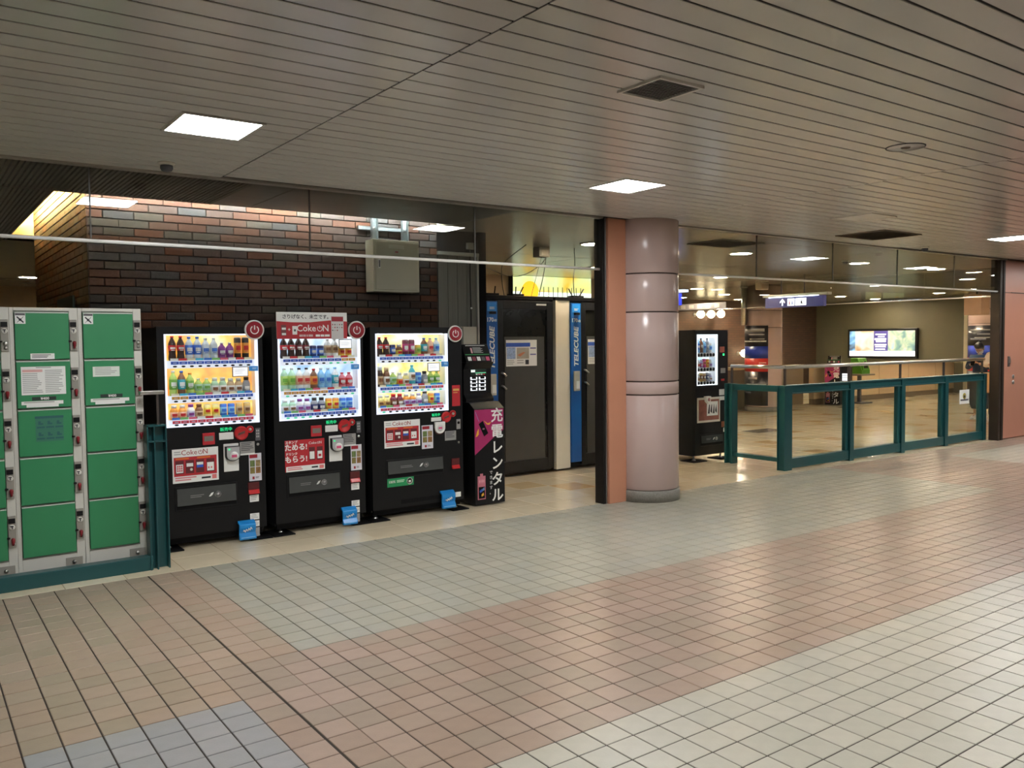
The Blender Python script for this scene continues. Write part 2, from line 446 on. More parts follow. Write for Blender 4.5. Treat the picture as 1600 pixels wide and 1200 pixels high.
# ================================================================== BRICK WALL BEHIND THE MACHINES
BRC = [(c[0] * 0.185, c[1] * 0.155, c[2] * 0.14) for c in [(0.30, 0.155, 0.105), (0.21, 0.155, 0.14), (0.215, 0.185, 0.175), (0.38, 0.175, 0.105), (0.235, 0.17, 0.145), (0.25, 0.235, 0.195), (0.195, 0.205, 0.215), (0.31, 0.185, 0.135)]]
BRM = [M('brick_%d' % i, c, 0.6, var=0.13, scale=9, bump=0.15, bscale=50, spec=0.15) for i, c in enumerate(BRC)]
BP, BH, BG = 0.2505, 0.0733, 0.009
wall_back = MB().box(1.34, 4.82, 8.06, 8.3, 0, 3.75).build('wall_back', M('brick_mortar', (0.012, 0.009, 0.008), 0.9))
tag(wall_back, 'dark brick wall behind the vending machines', None, kind='structure')
def brick_mb(w, mb=None, c=(0, 0, 0), m=0, t=0.014, h=BH - BG):
    mb = mb or MB(); e = 0.003; x, z = w / 2, h / 2
    F = [(-x + e, -t, -z + e), (x - e, -t, -z + e), (x - e, -t, z - e), (-x + e, -t, z - e)]
    S = [(-x, -t + e, -z), (x, -t + e, -z), (x, -t + e, z), (-x, -t + e, z)]; B = [(-x, 0, -z), (x, 0, -z), (x, 0, z), (-x, 0, z)]
    f = lambda L: [(p[0] + c[0], p[1] + c[1], p[2] + c[2]) for p in L]
    F, S, B = f(F), f(S), f(B)
    mb.face(F, m)
    for i in range(4):
        j = (i + 1) % 4
        mb.face([S[i], S[j], F[j], F[i]], m); mb.face([B[i], B[j], S[j], S[i]], m)
    return mb
bmesh_full = [brick_mb(BP - BG).mesh('brick', m) for m in BRM]
low = MB(); bmesh_cut = {}
zb = 3.0 - 41 * BH
for r in range(0, 51):
    z = zb + (r + 0.5) * BH
    x = 1.34 - (0.0 if r % 2 else BP / 2)
    while x < 4.82 - 0.02:
        a, b = max(x, 1.34), min(x + BP, 4.82)
        w = b - a - BG; mi = rnd.randrange(len(BRM))
        if w > 0.02:
            p = proj(((a + b) / 2, 8.05, z))
            if z > 1.72 and z < 3.12:
                if abs(w - (BP - BG)) < 1e-6: me = bmesh_full[mi]
                else:
                    kk = (round(w, 3), mi)
                    if kk not in bmesh_cut: bmesh_cut[kk] = brick_mb(w).mesh('brick', BRM[mi])
                    me = bmesh_cut[kk]
                put('brick', me, wall_back, ((a + b) / 2, 8.06 + rnd.uniform(-0.0015, 0.0015), z))
            else: brick_mb(w, low, ((a + b) / 2, 8.06, z), mi)
        x += BP
tag(low.build('more_bricks', BRM, wall_back), 'bricks hidden low behind the machines', None, kind='stuff')
wall_return = MB().box(1.35, 1.6, 8.06, 11.45, 0, 3.75).build('wall_return', MATS['brick_mortar'])
tag(wall_return, 'return of the brick wall lit yellow from the slot above', None, kind='structure')
ret = MB()
for r in range(0, 51):
    z = zb + (r + 0.5) * BH
    y = 8.046 - (0.0 if r % 2 else BP / 2)
    while y < 11.4:
        a, b = max(y, 8.046), min(y + BP, 11.45); w = b - a - BG
        if w > 0.02:
            mi = rnd.randrange(len(BRM)); k = len(ret.v)
            brick_mb(w, ret, (0, 0, 0), mi)
            for q in range(k, len(ret.v)):
                X, Y, Z = ret.v[q]
                ret.v[q] = (1.35 + Y, (a + b) / 2 - X, Z + z)
        y += BP
tag(ret.build('return_bricks', BRM, wall_return), 'bricks of the return wall seen at a flat angle', None, kind='stuff')
# dark sign plate high on the return wall
plate = MB().box(-0.02, 0, 0, 0.95, 0, 0.17).build('wall_plate', M('dark_teal_plate', (0.01, 0.025, 0.03), 0.3), None, (1.336, 8.75, 1.98), bevel=0.003)
tag(plate, 'dark plate on the yellow lit side of the brick wall', 'plate')

# grey board panel and post right of the bricks
wall_panel = thing('wall_panel', 'dark grey board clad wall between bricks and booths', None, kind='structure')
GP = M('grey_boards', (0.13, 0.13, 0.115), 0.6, var=0.3, scale=3, stretch=(14, 14, 0.6))
n = 4
for i in range(n):
    a = 4.83 + i * (0.5 / n)
    MB().box(a, a + 0.5 / n - 0.004, 8.05, 8.08, 0, 2.64).build('board', GP, wall_panel, bevel=0.003)
MB().box(4.82, 5.35, 8.08, 8.25, 0, H).build('backing', BLACKM, wall_panel)
MB().box(4.82, 5.36, 8.03, 8.09, 2.64, 2.68).build('head_frame', M('grey_frame', (0.32, 0.32, 0.29), 0.4), wall_panel, bevel=0.004)
MB().box(5.33, 5.355, 8.03, 8.09, 0, 2.64).build('side_frame', MATS['grey_frame'], wall_panel, bevel=0.004)
MB().box(5.36, 5.46, 8.04, 8.25, 0, H).build('dark_post', BLACKM, wall_panel, bevel=0.004)

# ================================================================== OTHER WALLS
BEIGE = M('beige_wall', (0.50, 0.40, 0.28), 0.6, var=0.05)
def swall(name, label, args, mat, bevel=0): return tag(MB().box(*args).build(name, mat, bevel=bevel), label, None, kind='structure')
swall('wall_hall', 'brown beige wall far behind the booths', (5.46, 12.4, 12.9, 13.1, 0, H), M('brown_wall', (0.36, 0.28, 0.20), 0.6, var=0.06))
swall('wall_far_left', 'dim brown wall at the end of the lane left of the bricks', (-6, 6, 20, 20.2, 0.0, H), M('dim_brown_wall', (0.22, 0.15, 0.09), 0.7))
swall('trim_1', 'dark green band low on the wall at the end of the lane', (-6, 6, 19.9, 19.99, 0, 2.12), M('dark_green_band', (0.02, 0.04, 0.02), 0.6))
swall('wall_far_brick', 'distant brown brick wall with round globe lamps', (10, 26.1, 17.8, 18.1, 0, H + 0.05), None or M('far_brick', (0.23, 0.115, 0.05), 0.75, var=0.05))
swall('wall_green', 'olive green wall carrying the bright lightbox', (26, 26.3, 12.72, 17.8, 0, H + 0.05), M('olive_wall', (0.09, 0.087, 0.054), 0.6, var=0.06))
swall('trim_2', 'pale corner strip at the end of the olive wall', (25.97, 26.3, 12.62, 12.72, 0, H), M('pale_trim', (0.6, 0.56, 0.42), 0.4))
swall('wall_far_right', 'far wall at the end of the hall', (33, 33.2, 6.5, 21, 0, H), BEIGE)
swall('wall_end', 'plain wall of the passage behind the viewer', (-6, 22, -6.2, -6, 0, H), BEIGE)
swall('wall_left', 'plain side wall of the passage out of view', (-6.2, -6, -6, 21, 0, H), BEIGE)
swall('wall_right', 'plain side wall of the passage out of view on the right', (22, 22.2, -6, Y0, 0, H), BEIGE)
# brick pattern for the far brick wall: courses too small to pick apart, as a brick texture
fb = MATS['far_brick']; nt = fb.node_tree; b = nt.nodes['Principled BSDF']
tc = nt.nodes.new('ShaderNodeTexCoord'); mp = nt.nodes.new('ShaderNodeMapping'); mp.inputs['Rotation'].default_value = (R90, 0, 0)
bt = nt.nodes.new('ShaderNodeTexBrick'); bt.inputs['Scale'].default_value = 1.0
for s, v in (('Color1', (0.052, 0.024, 0.012, 1)), ('Color2', (0.036, 0.018, 0.010, 1)), ('Mortar', (0.025, 0.015, 0.01, 1))): bt.inputs[s].default_value = v
bt.inputs['Brick Width'].default_value = 0.25; bt.inputs['Row Height'].default_value = 0.0733; bt.inputs['Mortar Size'].default_value = 0.006
nt.links.new(tc.outputs['Object'], mp.inputs['Vector']); nt.links.new(mp.outputs['Vector'], bt.inputs['Vector']); nt.links.new(bt.outputs['Color'], b.inputs['Base Color'])

# parapet in front of the stairs
par = thing('wall_parapet', 'low beige parapet wall with a pale cap rail', None, kind='structure')
PB = M('parapet_beige', (0.74, 0.57, 0.37), 0.45, var=0.05); PG = M('parapet_grey', (0.21, 0.17, 0.12), 0.5, var=0.08)
xs = [18.9, 20.4, 21.9, 23.4, 24.9, 26.0]
for a, b_ in zip(xs[:-1], xs[1:]): MB().box(a, b_ - 0.012, 13.0, 13.15, 0.14, 0.97).build('wall_panel_board', PB, par, bevel=0.004)
for a, b_ in ((13.2, 14.9), (14.9, 16.6), (16.6, 18.9)): MB().box(a, b_ - 0.012, 13.3, 13.45, 0.0, 0.95).build('wall_panel_board', PG, par, bevel=0.004)
MB().box(18.9, 26.0, 13.02, 13.14, 0, 0.14).build('skirting', M('skirting_brown', (0.22, 0.17, 0.12), 0.5), par)
MB().box(18.85, 26.0, 12.95, 13.2, 0.97, 1.01).box(13.2, 18.9, 13.25, 13.5, 0.95, 1.02).build('cap_rail', M('cap_pale', (0.68, 0.58, 0.32), 0.3), par, bevel=0.008)

# ================================================================== COLUMNS
PINK = M('column_pink', (0.51, 0.385, 0.355), 0.24, var=0.05, scale=3, detail=6)
GRAN = M('speckled_granite', (0.24, 0.225, 0.20), 0.4, var=0.45, scale=70)
JD = M('joint_brown', (0.06, 0.04, 0.035), 0.6)
def column(name, label, x, y, r, joints, base_h, seg=48):
    c = thing(name, label, None, (x, y, 0), kind='structure')
    MB().lathe([(r - 0.012, 0), (r - 0.012, H)], seg).build('core', JD, c)
    MB().lathe([(r + 0.012, 0), (r + 0.012, base_h - 0.01), (r + 0.004, base_h)], seg).build('column_base', GRAN, c)
    zs = [base_h + 0.006] + joints + [H]
    for i, (a, b_) in enumerate(zip(zs[:-1], zs[1:])):
        lo = a + (0.007 if i else 0); hi = b_ - 0.007 if i < len(zs) - 2 else b_
        MB().lathe([(r - 0.012, lo), (r - 0.003, lo), (r, lo + 0.004), (r, hi - 0.004), (r - 0.003, hi), (r - 0.012, hi)], seg).build('column_panel', PINK, c)
    return c
col1 = column('column', 'big round pink column with dark joints on a granite base', 6.435, 6.46, 0.335, [1.114, 1.252, 1.968, 2.363], 0.12)
col2 = column('column', 'distant round pink column wrapped with a dark poster', 16.55, 12.75, 0.42, [1.02, 1.95, 2.35], 0.10, 32)
col3 = column('column', 'far pink column behind the two people at the right end', 24.6, 11.25, 0.62, [1.02, 2.05, 2.45], 0.10, 32)

# orange jamb beside the big column
TERRA = M('terracotta_metal', (0.57, 0.26, 0.16), 0.35, var=0.05)
jamb = thing('trim_3', 'terracotta jamb left of the pink column', None, kind='structure')
MB().box(5.86, 6.10, 6.42, 6.60, 0, H).build('jamb_face', TERRA, jamb, bevel=0.006)
MB().box(5.805, 5.858, 6.45, 6.58, 0, H).build('shutter_guide', M('guide_dark', (0.012, 0.01, 0.009), 0.5, spec=0.2), jamb, bevel=0.004)
MB().box(5.835, 5.842, 6.44, 6.452, 0, H).build('guide_lip', STEEL, jamb)

# right hand door panel
door = thing('door_1', 'flat salmon pink metal door panel at the right edge', None, kind='structure')
SALM = M('salmon_metal', (0.52, 0.24, 0.165), 0.33, var=0.05)
MB().box(14.505, 17.0, 6.47, 6.56, 0.015, 2.39).build('lower_leaf', SALM, door, bevel=0.004)
MB().box(14.505, 17.0, 6.47, 6.56, 2.40, H).build('upper_panel', SALM, door, bevel=0.003)
MB().box(14.505, 17.0, 6.485, 6.55, 2.388, 2.402).build('joint', JD, door)
MB().box(14.74, 17.0, 6.464, 6.471, 2.388, 2.402).build('groove', JD, door)
MB().box(14.33, 14.40, 6.45, 6.6, 0, H).box(14.44, 14.5, 6.45, 6.6, 0, H).box(14.40, 14.44, 6.55, 6.6, 0, H).build('shutter_guide', M('guide_brown', (0.035, 0.024, 0.018), 0.4, spec=0.3), door, bevel=0.004)
hd = MB().box(14.66, 14.73, 6.458, 6.472, 1.19, 1.36).build('handle_plate', M('handle_plate', (0.12, 0.1, 0.09), 0.3), door, bevel=0.004)
MB().box(14.68, 14.71, 6.44, 6.46, 1.25, 1.33).build('recess_pull', STEEL, hd, bevel=0.003)
for zz in (1.02, 0.93):
    lk = MB().lathe([(0.035, 0), (0.035, 0.008), (0.02, 0.014), (0.0, 0.016)], 16, axis='y', c=(14.86, 6.468, zz)).build('lock_cylinder', STEEL, door)
# ================================================================== GLASS SMOKE BARRIERS
RAILW = M('rail_bright', (0.93, 0.93, 0.91), 0.25, 0.0, var=0.02)
SGLASS = GLASS('smoke_glass', (0.86, 0.88, 0.85), 0.06)
def barrier(label, xs, y):
    t = thing('smoke_barrier', label, 'glass barrier', (0, y, 0))
    for a, b in zip(xs[:-1], xs[1:]):
        MB().box(a + 0.004, b - 0.004, -0.004, 0.004, 2.415, H + 0.01).build('pane', SGLASS, t)
    MB().tube([(xs[0], 0, 2.405), (xs[-1], 0, 2.405)], 0.013, 16).build('bottom_rail', RAILW, t)
    j = MB()
    for x in xs[1:-1]: MB().box(x - 0.005, x + 0.005, -0.006, 0.006, 2.418, H).build('joint_strip', M('joint_clear', (0.05, 0.05, 0.045), 0.5), t)
    return t
barrier('hanging glass smoke barrier over the vending machines with bright bottom rail', [-2.1, -0.5, 1.107, 2.708, 4.291, 5.82], Y0)
barrier('hanging glass smoke barrier over the teal railing', [6.76, 8.299, 9.836, 11.372, 12.95, 14.42], Y0)
t = thing('smoke_barrier', 'distant glass smoke barrier crossing the hall behind the blue sign', 'glass barrier', (16.0, 0, 0))
for a, b in ((6.6, 8.6), (8.6, 10.6), (10.6, 12.6), (12.6, 14.6), (14.6, 17.7)):
    MB().box(-0.004, 0.004, a, b - 0.01, 2.415, H + 0.01).build('pane', SGLASS, t)
MB().box(-0.014, 0.014, 6.6, 17.7, 2.395, 2.42).build('bottom_rail', ALU, t, bevel=0.004)
MB().box(-0.02, -0.006, 13.4, 17.6, 2.43, 2.58).build('printed_band', M('band_grey', (0.2, 0.2, 0.22), 0.5), t)
for k in range(14): MB().box(-0.024, -0.02, 13.6 + k * 0.27, 13.75 + k * 0.27, 2.46, 2.55).build('band_mark', GREYM, t)

# ================================================================== CEILING FIXTURES
PANELM = EM('ceiling_panel_light', (0.985, 0.99, 0.98), PANEL)
FRM = M('fixture_frame', (0.75, 0.73, 0.68), 0.4, var=0.03)
def ceiling_light(x, y, label, s=0.23, lit=True, group='square lights of the passage ceiling'):
    t = thing('ceiling_light', label, 'light', (x, y, H), group=group)
    f = 0.018
    MB().box(-s, s, -s, -s + f, -0.008, 0.004).box(-s, s, s - f, s, -0.008, 0.004).box(-s, -s + f, -s + f, s - f, -0.008, 0.004).box(s - f, s, -s + f, s - f, -0.008, 0.004).build('frame', FRM, t)
    MB().box(-s + f, s - f, -s + f, s - f, -0.005, 0.006).build('diffuser', PANELM if lit else M('diffuser_off', (0.92, 0.91, 0.88), 0.5, var=0.03), t)
    return t
ceiling_light(1.50, 4.97, 'lit square ceiling light above and left of the vending machines')
ceiling_light(4.80, 5.03, 'lit square ceiling light in front of the pink column')
ceiling_light(8.10, 5.00, 'unlit square ceiling panel near the brown ceiling vent', lit=False)
ceiling_light(11.45, 5.02, 'lit square ceiling light at the right edge above the salmon door')
ceiling_light(14.75, 5.0, 'square ceiling light just beyond the right edge of the view'); ceiling_light(18.0, 5.0, 'square ceiling light far beyond the right edge of the view')
for yy, w_ in ((0.9, 'just'), (-3.2, 'far')):
    for x, o_ in zip((-1.8, 1.5, 4.8, 8.1, 11.45, 14.75), ('first', 'second', 'third', 'fourth', 'fifth', 'sixth')): ceiling_light(x, yy, 'square ceiling light %s behind the viewer, %s from left' % (w_, o_))
DOWN = EM('downlight_glow', (1.0, 0.90, 0.74), 135.0)
def downlight(x, y, label, r=0.15):
    t = thing('downlight', label, 'light', (x, y, H), group='round downlights of the hall ceiling')
    MB().lathe([(r + 0.025, 0), (r + 0.025, -0.008), (r, -0.010), (r, 0)], 20).build('ring', FRM, t)
    MB().lathe([(0.0, -0.005), (r, -0.005)], 20).build('lens', DOWN, t)
for (x, y), l in zip(((9.9, 8.03), (12.9, 8.03), (15.3, 8.0), (13.26, 11.23), (15.64, 14.0), (18.3, 15.4), (18.44, 17.1), (21.0, 17.1), (25.0, 15.0), (1.91, 17.3), (20.5, 11.0), (20.5, 14.6), (23.5, 12.2), (18.5, 9.0), (22.0, 9.0), (6.9, 10.8), (9.6, 10.8), (29, 11), tuple(onZ(927, 381, H))[:2], (12.5, 15.0), (22.5, 13.0 + 1.6)),
        ('nearest round downlight above the vending machine behind the pink column', 'round downlight seen through the barrier over the third railing pane', 'round downlight above the right end of the railing', 'round downlight above the machine behind the column, farther back',
         'round downlight in front of the three globe lamps', 'round downlight just right of the three globe lamps', 'round downlight nearest the blue sign by the column edge', 'round downlight left of the distant poster column', 'round downlight above the bright lightbox', 'round downlight left of the brick return wall',
         'round downlight hidden beyond the blue sign', 'round downlight above the parapet', 'round downlight near the end of the olive wall', 'round downlight above the two people', 'round downlight beyond the two people', 'round downlight behind the booths', 'round downlight in front of the yellow billboard', 'round downlight at the far end of the hall', 'round downlight above the cream edged booth', 'round downlight hidden behind the pink column', 'round downlight above the stairs behind the parapet')):
    downlight(x, y, l)
def vent(name, label, x0, x1, y0, y1, mf, ms, n):
    cx, cy = (x0 + x1) / 2, (y0 + y1) / 2; a, b = (x1 - x0) / 2, (y1 - y0) / 2; f = 0.018
    t = thing(name, label, 'vent', (cx, cy, H))
    MB().box(-a, a, -b, -b + f, -0.012, 0.004).box(-a, a, b - f, b, -0.012, 0.004).box(-a, -a + f, -b + f, b - f, -0.012, 0.004).box(a - f, a, -b + f, b - f, -0.012, 0.004).build('frame', mf, t)
    MB().box(-a + f, a - f, -b + f, b - f, -0.001, 0.004).build('backing', ms if n < 14 or x0 > 9 else M('vent_backing', (0.16, 0.16, 0.155), 0.6), t)
    sw = (b - f) / n * 0.95
    for i in range(n):
        y = -b + f + (i + 0.5) * (2 * b - 2 * f) / n
        MB().prism([(y - sw, -0.011), (y - sw + 0.003, -0.011), (y + sw, -0.002), (y + sw - 0.003, -0.002)], -a + f, a - f, 'x').build('slat', ms, t)
vent('ceiling_vent', 'square dark slatted air vent in the ceiling near the top', 2.955, 3.26, 2.87, 3.17, FRM, M('vent_slat', (0.62, 0.63, 0.61), 0.4), 14)
vent('ceiling_vent', 'wide brown air vent in the ceiling at the barrier right of the column', 9.22, 10.02, 5.42, 6.06, M('vent_brown', (0.2, 0.16, 0.11), 0.5), M('vent_brown_slat', (0.30, 0.24, 0.165), 0.5), 14)
vent('ceiling_vent', 'brown vent in the hall ceiling right of the pink column', 8.3, 9.1, 7.0, 7.6, MATS['vent_brown'], MATS['vent_brown_slat'], 10)
def detector(x, y, label, mat):
    t = thing('smoke_detector', label, 'detector', (x, y, H))
    MB().lathe([(0.055, 0), (0.055, -0.012), (0.04, -0.02)][::-1], 20).build('base', FRM, t)
    MB().lathe([(0.012, -0.062), (0.034, -0.056), (0.042, -0.04), (0.04, -0.018)], 20).build('dome', mat, t)
detector(1.525, 6.11, 'small dark ceiling detector above the lockers', GREYD)
detector(11.47, 6.16, 'small dark ceiling detector beside the right ceiling light', GREYD)
detector(12.3, 7.9, 'small detector in the hall ceiling behind the right barrier', GREYD)
sp = thing('ceiling_speaker', 'round flush speaker in the ceiling at the upper right', 'speaker', (5.385, 3.03, H))
MB().lathe([(0.122, 0), (0.122, -0.004), (0.116, -0.005), (0.116, 0.0)], 32).build('rim', GREYD, sp)
MB().lathe([(0.0, -0.004), (0.114, -0.004), (0.114, 0.0)], 32).build('face', CEIL[0], sp)
MB().lathe([(0.0, -0.016), (0.022, -0.012), (0.03, -0.004)], 16).build('hub', M('hub_brown', (0.25, 0.2, 0.16), 0.4), sp)

# ================================================================== TEAL GLASS RAILING
TEAL = M('teal_paint', (0.010, 0.075, 0.082), 0.32, var=0.12, scale=4)
RGLASS = GLASS('railing_glass', (0.93, 0.95, 0.93), 0.045)
rail = thing('glass_railing', 'long dark teal railing with clear glass panes and steel handrail', 'railing', (0, 0, 0))
RY0, RY1 = 6.64, 6.76
posts = [9.06, 10.50, 11.80, 13.04, 14.26]
for i, x in enumerate(posts):
    w = 0.13 if i == 0 else 0.07
    p = MB()
    p.box(x, x + w, RY0 + 0.012, RY1 - 0.012, 0, 1.085)
    for yy in (RY0, RY1 - 0.012): p.box(x - 0.012, x + w + 0.012, yy, yy + 0.012, 0, 1.085)
    p.build('post', TEAL, rail, bevel=0.002)
    MB().box(x + w / 2 - 0.012, x + w / 2 + 0.012, 6.685, 6.715, 1.085, 1.30).build('handrail_bracket', M('bracket_dark', (0.05, 0.04, 0.035), 0.4), rail, bevel=0.003)
for i, (a, b) in enumerate(zip(posts[:-1], posts[1:])):
    a2 = a + (0.142 if i == 0 else 0.082); b2 = b - 0.012
    MB().box(a2, b2, RY0 + 0.015, RY1 - 0.015, 0.02, 0.145).build('kick_rail', TEAL, rail, bevel=0.003)
    MB().box(a2, b2, RY0 + 0.02, RY1 - 0.02, 0.99, 1.07).box(a2, b2, RY0, RY1, 1.07, 1.088).box(a2, b2, RY0, RY1, 0.975, 0.99).build('top_rail', TEAL, rail, bevel=0.002)
    MB().box(b2 - 0.06, b2, RY0 + 0.03, RY1 - 0.03, 0.145, 0.975).build('pane_stile', TEAL, rail, bevel=0.003)
    MB().box(a2, b2 - 0.06, 6.697, 6.703, 0.14, 0.98).build('pane', RGLASS, rail)
hr = MB().tube([(9.12, 6.70, 1.318), (11.0, 6.70, 1.318), (13.0, 6.70, 1.318), (14.36, 6.70, 1.318)], 0.024, 12).build('handrail', STEEL, rail)
# side run going back beside the far vending machine
MB().box(9.09, 9.17, 6.77, 7.50, 0.10, 0.15).build('kick_rail', TEAL, rail, bevel=0.003)
MB().box(9.10, 9.16, 6.77, 7.50, 1.00, 1.08).build('top_rail', TEAL, rail, bevel=0.003)
MB().box(9.127, 9.133, 6.77, 7.46, 0.15, 1.0).build('pane', RGLASS, rail)
p = MB().box(9.07, 9.19, 7.50, 7.53, 0, 1.085).box(9.115, 9.145, 7.53, 7.6, 0, 1.085).box(9.07, 9.19, 7.6, 7.63, 0, 1.085)
p.build('post', TEAL, rail, bevel=0.003)
MB().tube([(9.13, 6.70, 1.318), (9.13, 7.56, 1.318)], 0.024, 12).build('handrail', STEEL, rail)
MB().box(9.118, 9.142, 7.535, 7.565, 1.085, 1.30).build('handrail_bracket', MATS['bracket_dark'], rail, bevel=0.003)
# notice on the last pane
nx = (onY(1499, 620, 6.69).x, onY(1514, 620, 6.69).x)
nz = (onY(1506, 631, 6.69).z, onY(1506, 609, 6.69).z)
nt_ = MB().box(nx[0], nx[1], 6.686, 6.689, nz[0], nz[1]).build('notice', PAPER, rail)
MB().lathe([(0.05, 0), (0.05, 0.002), (0.0, 0.002)], 20, axis='y', c=((nx[0] + nx[1]) / 2, 6.686, nz[1] - 0.1)).build('notice_emblem', M('emblem_ochre', (0.42, 0.33, 0.03), 0.5), nt_)
MB().lathe([(0.022, 0), (0.022, 0.003), (0.0, 0.003)], 12, axis='y', c=((nx[0] + nx[1]) / 2, 6.686, nz[1] - 0.105)).build('notice_emblem_mark', INK, nt_)
MB().box(nx[0] + 0.03, nx[1] - 0.03, 6.684, 6.686, nz[0] + 0.05, nz[0] + 0.075).build('notice_line', GREYD, nt_)

# stub of the railing by the lockers
stub = thing('railing_stub', 'teal end post and low rail of a railing in front of the lockers', 'railing', (0, 0, 0))
p = MB().box(1.468, 1.59, 6.70, 6.74, 0, 1.085)
for xx in (1.460, 1.508, 1.590): p.box(xx, xx + 0.010, 6.635, 6.745, 0, 1.085)
p.box(1.46, 1.60, 6.635, 6.745, 1.072, 1.085).box(1.46, 1.60, 6.635, 6.745, 0.955, 0.967)
p.build('post', TEAL, stub, bevel=0.002)
MB().box(-2.5, 1.48, 6.645, 6.735, 0.0, 0.105).build('kick_rail', TEAL, stub, bevel=0.004)
MB().box(1.43, 1.60, 6.675, 6.725, 1.31, 1.325).box(1.43, 1.60, 6.67, 6.73, 1.325, 1.337).build('handrail', STEEL, stub, bevel=0.003)
MB().box(1.548, 1.562, 6.69, 6.71, 1.085, 1.31).build('handrail_bracket', MATS['bracket_dark'], stub)

# ================================================================== COIN LOCKERS
LGREY = M('locker_grey', (0.62, 0.61, 0.56), 0.42, var=0.05)
LGRN = M('locker_green', (0.035, 0.25, 0.105), 0.36, var=0.06, scale=3)
LPAN = M('lock_panel_grey', (0.30, 0.285, 0.25), 0.4, var=0.08)
KEYR = M('key_red', (0.24, 0.012, 0.02), 0.4)
LY = 6.79
zs = [0.185, 0.556, 0.899, 1.237, 1.58, 1.922]
def locker(label, x0, w, kinds):
    t = thing('coin_locker', label, 'locker', (x0, LY, 0), group='coin lockers')
    dx0, dx1 = 0.026, w - 0.056
    MB().box(0, w - 0.001, 0.02, 0.58, 0.0, 1.95).build('body', LGREY, t, bevel=0.003)
    MB().box(0, dx0, 0, 0.02, 0.02, 1.95).build('frame_stile', LGREY, t, bevel=0.002)
    MB().box(dx1, w - 0.001, 0, 0.02, 0.02, 1.95).build('frame_stile', LGREY, t, bevel=0.002)
    MB().box(dx0, dx1, 0, 0.02, 1.926, 1.95).build('frame_head', LGREY, t, bevel=0.002)
    pl = MB().box(dx0, dx1, 0, 0.02, 0.02, 0.178).build('plinth', LGREY, t, bevel=0.002)
    MB().box(w - 0.13, w - 0.02, -0.004, 0.0, 0.085, 0.15).build('plinth_plate', LPAN, t, bevel=0.002)
    MB().lathe([(0.014, 0), (0.014, 0.006), (0.0, 0.008)], 12, axis='y', c=(w - 0.075, -0.004, 0.117)).build('plinth_lock', STEEL, t)
    for i in range(5):
        z0, z1 = zs[i] + 0.006, zs[i + 1] - 0.004
        d = MB().box(dx0 + 0.005, dx1 - 0.004, -0.014, 0.016, z0, z1).build('door', LGRN, t, bevel=0.004)
        MB().box(dx0 + 0.006, dx1 - 0.005, -0.016, -0.006, z1 - 0.008, z1).build('door_top_edge', M('door_edge_pale', (0.55, 0.62, 0.56), 0.3), d)
        lp = MB().box(w - 0.055, w - 0.006, -0.012, 0.0, z1 - 0.275, z1 - 0.052).build('lock_panel', LPAN, d, bevel=0.003)
        MB().box(w - 0.052, w - 0.012, -0.015, -0.012, z1 - 0.105, z1 - 0.07).build('lock_display', BLACKP, d)
        MB().lathe([(0.019, 0), (0.019, 0.004), (0.015, 0.006), (0, 0.006)], 16, axis='y', c=(w - 0.031, -0.012, z1 - 0.132)).build('lock_dial', M('dial_white', (0.66, 0.65, 0.6), 0.35), d)
        MB().box(w - 0.034, w - 0.028, -0.020, -0.018, z1 - 0.143, z1 - 0.121).box(w - 0.043, w - 0.022, -0.020, -0.018, z1 - 0.127, z1 - 0.121).build('dial_mark', INK, d)
        MB().box(w - 0.066, w - 0.045, -0.02, -0.012, z1 - 0.212, z1 - 0.2).build('coin_slot', BLACKP, d)
        MB().lathe([(0.012, 0), (0.012, 0.005), (0, 0.005)], 12, axis='y', c=(w - 0.026, -0.012, z1 - 0.25)).build('keyhole', STEEL, d)
        if kinds[i]:
            MB().lathe([(0.006, -0.036), (0.010, -0.014), (0.013, 0.006), (0.007, 0.016)], 10, c=(w - 0.028, -0.026, z1 - 0.222)).build('key', KEYR, d)
        else:
            MB().lathe([(0.014, 0), (0.014, 0.012), (0, 0.014)], 12, axis='y', c=(w - 0.028, -0.012, z1 - 0.218)).build('key', STEEL, d)
    return t, dx0, dx1
L0, _, _ = locker('left coin locker column cut off by the left edge', 0.197, 0.425, (1, 1, 1, 1, 0))
L1, da, db = locker('middle coin locker column with a white instruction sheet', 0.622, 0.427, (1, 1, 1, 1, 1))
L2, _, _ = locker('right coin locker column beside the teal post', 1.05, 0.427, (1, 1, 1, 1, 0))
GTAPE = M('tape_pale', (0.72, 0.78, 0.72), 0.6, var=0.04)
def bar_lines(par, x0, x1, z0, z1, n, y, mat=GREYM, name='print_lines', ragged=True, fill=0.45):
    mb = MB(); h = (z1 - z0) / n
    for i in range(n):
        xe = x1 - (rnd.random() * 0.3 * (x1 - x0) if ragged else 0)
        mb.box(x0, xe, y - 0.0006, y, z1 - (i + fill) * h - 0, z1 - i * h)
    mb.build(name, mat, par)
for t in (L1, L2):
    s = MB().box(0.034, 0.098, -0.016, -0.014, 1.835, 1.912).build('warning_sticker', PAPER, t)
    MB().box(0.036, 0.096, -0.0168, -0.016, 1.894, 1.908).build('sticker_head', GREYD, s)
    cx, cz = 0.066, 1.864
    x_ = MB()
    for sg in (1, -1): x_.prism([(cx - 0.022, cz - sg * 0.02 - 0.004), (cx - 0.018, cz - sg * 0.02 + 0.004), (cx + 0.022, cz + sg * 0.02 + 0.004), (cx + 0.018, cz + sg * 0.02 - 0.004)], -0.0172, -0.016)
    x_.lathe([(0.009, 0), (0.009, 0.0014), (0, 0.0014)], 10, axis='y', c=(cx, -0.016, cz))
    x_.build('sticker_mark', INK, s)
